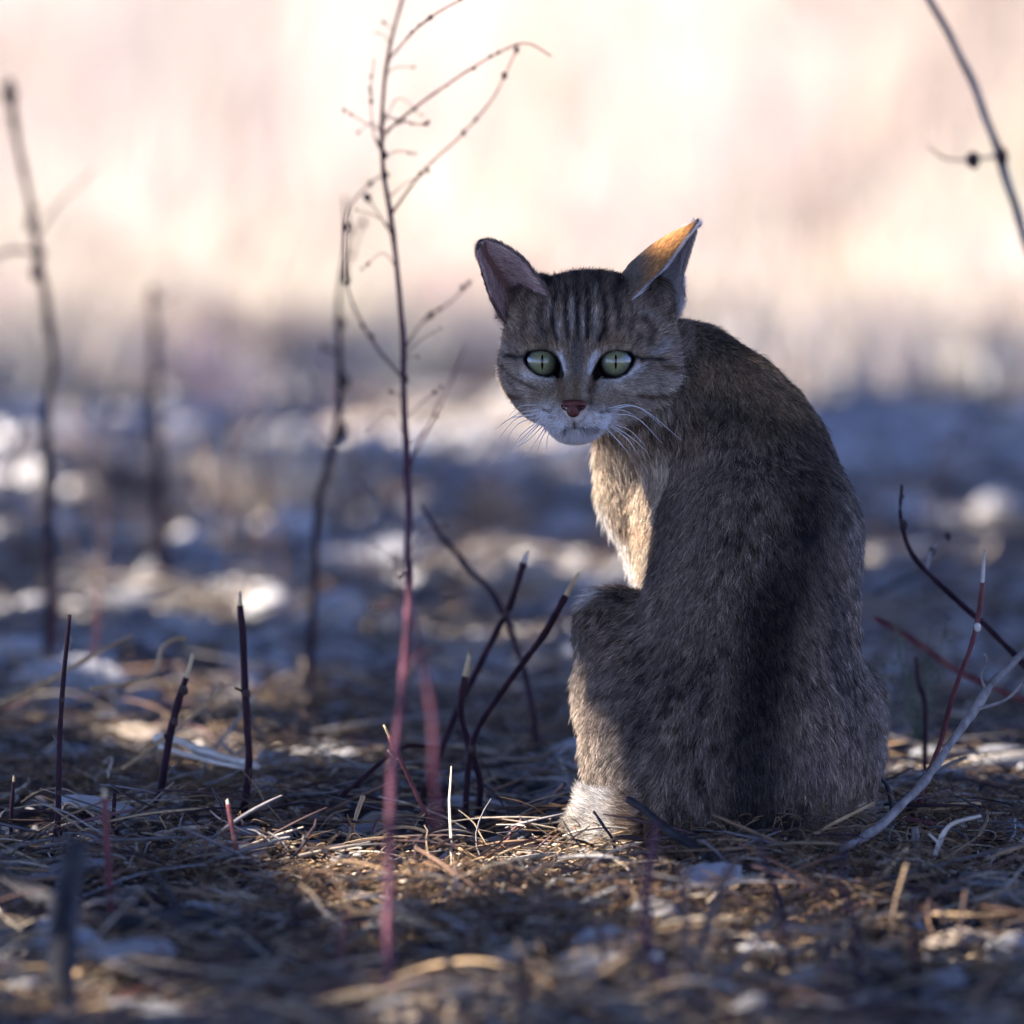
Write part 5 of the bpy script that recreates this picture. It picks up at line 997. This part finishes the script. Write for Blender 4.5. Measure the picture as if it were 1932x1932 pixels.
# tall weeds
def seeds(e, pa, n, r, spread, mat=M_POD):
    for k in range(n):
        i = rng.integers(0, len(pa)); lump('seed_pod', pa[i]+rng.normal(size=3)*spread*S, r*S*(.5+.8*rng.random()), mat, e)
W1 = [(735, 1945, -.93), (733, 1700, -.85), (737, 1500, -.78), (755, 1330, -.70), (770, 1180, -.62), (772, 1000, -.52), (763, 800, -.46), (760, 620, -.43), (742, 450, -.42), (724, 320, -.42), (722, 200, -.43), (735, 90, -.44), (765, -20, -.45)]
w1 = stick('tall_weed', W1, (7.5, 7.5, 7, 6.5, 5.5, 4.5, 3.6, 3.0), M_PINK, 'tall thin weed with magenta stem and sparse seed pods left of the cat', 'weed', grounded=False,
     absT=[([(735, 240, -.21), (800, 190, -.20), (880, 135, -.19), (950, 95, -.18), (995, 82, -.17), (1040, 106, -.16)], 2.4, 1.3, M_RED, 3.2), ([(755, 385, -.27), (800, 320, -.26), (870, 255, -.25), (930, 185, -.24), (975, 95, -.22)], 2.4, 1.3, M_RED, 5),
           ([(745, 110, -.17), (790, 50, -.15), (840, 15, -.12), (890, -10, -.1)], 2.2, 1.3, M_RED, 4.5), ([(745, 695, -.38), (700, 640, -.36), (660, 560, -.34), (650, 480, -.33), (655, 400, -.32), (700, 345, -.32), (728, 330, -.3)], 2.6, 1.4, M_PINK, 6),
           ([(768, 640, -.35), (800, 605, -.34), (850, 570, -.33), (890, 530, -.3)], 2.2, 1.3, M_RED, 5), ([(785, 870, -.45), (815, 790, -.43), (850, 720, -.42), (880, 650, -.4)], 3.2, 1.3, M_PINK),
           ([(722, 310, -.24), (705, 250, -.24), (700, 180, -.24), (706, 110, -.23)], 1.8, 1, M_RED, 4.5), ([(735, 235, -.21), (790, 235, -.2), (810, 228, -.2)], 1.6, 1, M_RED, 3.5), ([(745, 470, -.3), (700, 380, -.3), (690, 370, -.3)], 1.6, 1, M_RED, 6)],
     nodes=[(.55, 6), (.68, 4), (.76, 4), (.79, 6), (.835, 4.5), (.90, 4)])
for k in range(26):
    i = int(rng.integers(3, 12)); f_ = rng.random(); a = np.array(W1[i])*(1-f_)+np.array(W1[min(i+1, 12)])*f_; ln = rng.uniform(20, 75); dr = rng.choice([-1, 1]); q0 = at(*a)
    pp = np.array([q0, q0+np.array([dr*ln*.4, rng.normal()*12, ln*rng.uniform(.2, .8)])*S, q0+np.array([dr*ln, rng.normal()*25, ln*rng.uniform(.0, 1.1)])*S])
    tube_part('twig', pp, (1.3*S, .7*S), M_RED, w1, n=8, sides=4)
    for j in range(rng.integers(1, 3)): lump('seed_pod', pp[-1]*(1-.3*j)+pp[1]*.3*j, S*rng.uniform(1.8, 4), M_POD, w1)
stick('thin_weed', [(830, 1560, -1.0), (822, 1460, -1.0), (812, 1330, -.98), (775, 1150, -.95), (745, 1040, -.93)], (5.5, 5.5, 5, 4, 3), M_PINK, 'strongly blurred rusty stem crossing behind the magenta weed', 'weed', grounded=False)
stick('thin_weed', [(586, 1335, 1.0), (590, 1150, 1.0), (600, 960, 1.0), (620, 880, 1.0), (642, 780, 1.0), (640, 660, 1.0), (640, 560, 1.0), (655, 450, 1.0), (650, 370, 1.0)], (8, 8, 8, 7, 6, 4, 3), M_BARK, 'soft focus brown weed with knobbly leaves left of the magenta one', 'weed', nodes=[(.48, 15), (.57, 15), (.70, 11), (.82, 11), (.91, 9)], twigs=[(.82, [(20, -40, 0), (40, -100, 0)], 3, 2, M_RED, 8), (.62, [(-30, -15, 0)], 4, 3, M_BARK, 9)], grounded=False)
stick('tall_weed', [(95, 1350, 1.3), (95, 1050, 1.3), (88, 800, 1.35), (98, 680, 1.4), (82, 550, 1.4), (60, 400, 1.4), (30, 260, 1.4), (17, 160, 1.4)], (13, 12, 10, 9, 8, 7, 7), M_BARK, 'tall blurred weed with a dark seed head at the left edge', 'weed', grounded=False, nodes=[(.985, 13), (.95, 10), (.74, 10), (.66, 12), (.9, 9)], twigs=[(.66, [(-50, -5, 0), (-110, 20, 0)], 6, 4), (.68, [(40, -60, 0), (110, -130, 0)], 3.5, 2)])
stick('dry_weed', [(310, 1120, 2.0), (300, 900, 2.0), (292, 760, 2.0), (290, 640, 2.0), (288, 540, 2.0)], (13, 13, 11, 9, 5), M_BARK, 'shorter blurred dark weed between the left weed and the magenta one', 'weed', grounded=False, nodes=[(.98, 10), (.80, 12), (.62, 14)], twigs=[(.93, [(30, -10, 0), (50, -20, 0)], 4, 3)])
stick('arching_stalk', [(2050, 1405, .75), (2040, 1150, .75), (2025, 880, .75), (1990, 640, .75), (1950, 500, .75), (1915, 390, .75), (1885, 295, .75), (1845, 180, .75), (1800, 80, .75), (1740, -25, .75)], (12, 11, 10.5, 10, 9.5, 9, 8, 7), M_GREY, 'thick greyish stalk arching out of the top right corner with one bud', 'stalk', grounded=False, nodes=[(.667, 15)], twigs=[(.667, [(-50, 5, .0), (-100, 5, 0), (-135, -20, 0)], 4, 2)])
tw_ = [o for o in COL.objects if o.name.startswith('tall_weed')][-1]
lump('seed_head', at(18, 175, 1.4), 15*S, M_POD, tw_, squash=(1, 1, 2.3)); lump('bud', at(70, 512, 1.4), 15*S, M_POD, tw_, squash=(1, 1, 1.6)); lump('bud', at(56, 420, 1.4), 10*S, M_POD, tw_, squash=(1, 1, 1.8)); lump('bud', at(24, 225, 1.4), 10*S, M_POD, tw_)
lump('bud', at(1836, 302, .75), 14*S, M_POD, bpy.data.objects['arching_stalk'])
stick('dry_twig', [(1020, 1440, .5), (990, 1270, .5), (940, 1140, .5), (880, 1070, .55), (830, 1010, .6), (795, 955, .65)], (6, 6, 6, 4), M_BARK, 'blurred dark twig slanting down right of the magenta weed', 'twig', grounded=False)
for px, py, Y, h, dx, lb in ((420, 1180, 1.8, 420, 30, 'soft blurred brown weed between the shorter dark weed and the knobbly one'), (540, 1150, 1.9, 380, -60, 'faint blurred weed leaning left behind the knobbly one'), (700, 1190, 1.6, 430, -40, 'faint blurred weed just left of the magenta stem'), (860, 1140, 2.0, 330, 60, 'blurred mauve weed leaning right toward the cat'),
                            (180, 1130, 2.2, 400, 40, 'faint blurred weed between the two dark left weeds'), (1760, 1120, 2.2, 300, 20, 'faint blurred weed right of the cat in the blue shade'), (20, 1160, 1.9, 360, 20, 'faint blurred weed at the left edge beside the tallest one')):
    b0 = gnd(px, py); tw = []
    for k in range(7): sx_ = rng.choice([-1, 1]); tw.append((.35+.09*k, [(sx_*rng.uniform(20, 50), -rng.uniform(30, 60), 0), (sx_*rng.uniform(40, 100), -rng.uniform(70, 130), .02)], 2.6, 1.4, M_BROWN, rng.uniform(3, 7)))
    stick('dry_weed', [(px, py, b0[1]), (px+dx*.3+8, py-h*.35, b0[1]), (px+dx*.6-8, py-h*.7, b0[1]), (px+dx, py-h, b0[1])], (5.5, 5, 4, 2.5), M_BROWN, lb, 'weed', twigs=tw)
# small green-grey weed behind the cat at right
e = empty('small_weed', at(1730, 1400, .35)*np.array([1, 1, 0])); tag(e, 'small grey green feathery weed behind the cat\'s right flank', 'weed')
for k in range(9):
    a0 = at(1730+rng.normal()*4, 1395, .35); a1 = a0+np.array([rng.normal()*.012, rng.normal()*.01, .05+.04*rng.random()]); tube_part('stem', [a0, (a0+a1)/2+rng.normal(size=3)*.003, a1], (.0006, .0003), M_GREENLEAF, e, sides=4)
    n = 26; c = a0+(a1-a0)*rng.random((n, 1))+rng.normal(size=(n, 3))*.004; u_ = norm(rng.normal(size=(n, 3))); w_ = norm(np.cross(u_, rng.normal(size=(n, 3))))
    V = np.stack([c-u_*.003, c-w_*.0008, c+u_*.003, c+w_*.0008], 1).reshape(-1, 3); mesh_np('foliage', V, np.arange(4*n).reshape(n, 4), M_GREENLEAF, e, smooth=False)['kind'] = 'stuff'

for px, py, h, dx, r, mt, lb in ((560, 1790, 120, -14, 3.5, M_BARK, 'slim dark stub in the left foreground right of the blurred branches'), (640, 1870, 150, 12, 5, M_RED, 'blurred reddish stub at the bottom, left of the magenta weed'), (880, 1850, 110, 16, 4, M_BROWN, 'short blurred brown stub at the bottom, right of the magenta weed'),
        (1140, 1880, 150, -10, 5, M_BARK, 'blurred dark stub at the bottom below the white paw'), (1730, 1860, 170, -20, 5, M_BARK, 'blurred dark stem in the lower right foreground under the pale branch'), (1810, 1800, 120, 14, 4, M_BROWN, 'thin blurred brown stem left of the bright white rock'), (1560, 1900, 90, 10, 5, M_RED, 'blurred reddish stub at the bottom right of centre'),
        (20, 1600, 130, 6, 4, M_BARK, 'dark stub rising at the very left edge beside the long slab'), (310, 1345, 110, 4, 3, M_RED, 'thin reddish stub far behind the leaning left stem'), (180, 1300, 190, 6, 4, M_RED, 'soft reddish stem behind the first stem'), (104, 1270, 150, 2, 4, M_RED, 'soft rusty stem left of and behind the first stem'),
        (1680, 1780, 150, 30, 3.5, M_STRAW, 'leaning tan straw standing in the lower right foreground'), (1075, 1500, 70, -20, 2.5, M_PALEW, 'thin pale straw leaning left beside the cat\'s left leg'), (1660, 1420, 60, 18, 2.5, M_STRAW, 'thin tan straw beside the cat\'s right haunch')):
    stick('thin_stub', [(px, py), (px+dx*.3, py-h*.5), (px+dx, py-h)], (r, r*.95, r*.8), mt, lb, 'stem', tip=8 if mt is M_BARK else None)
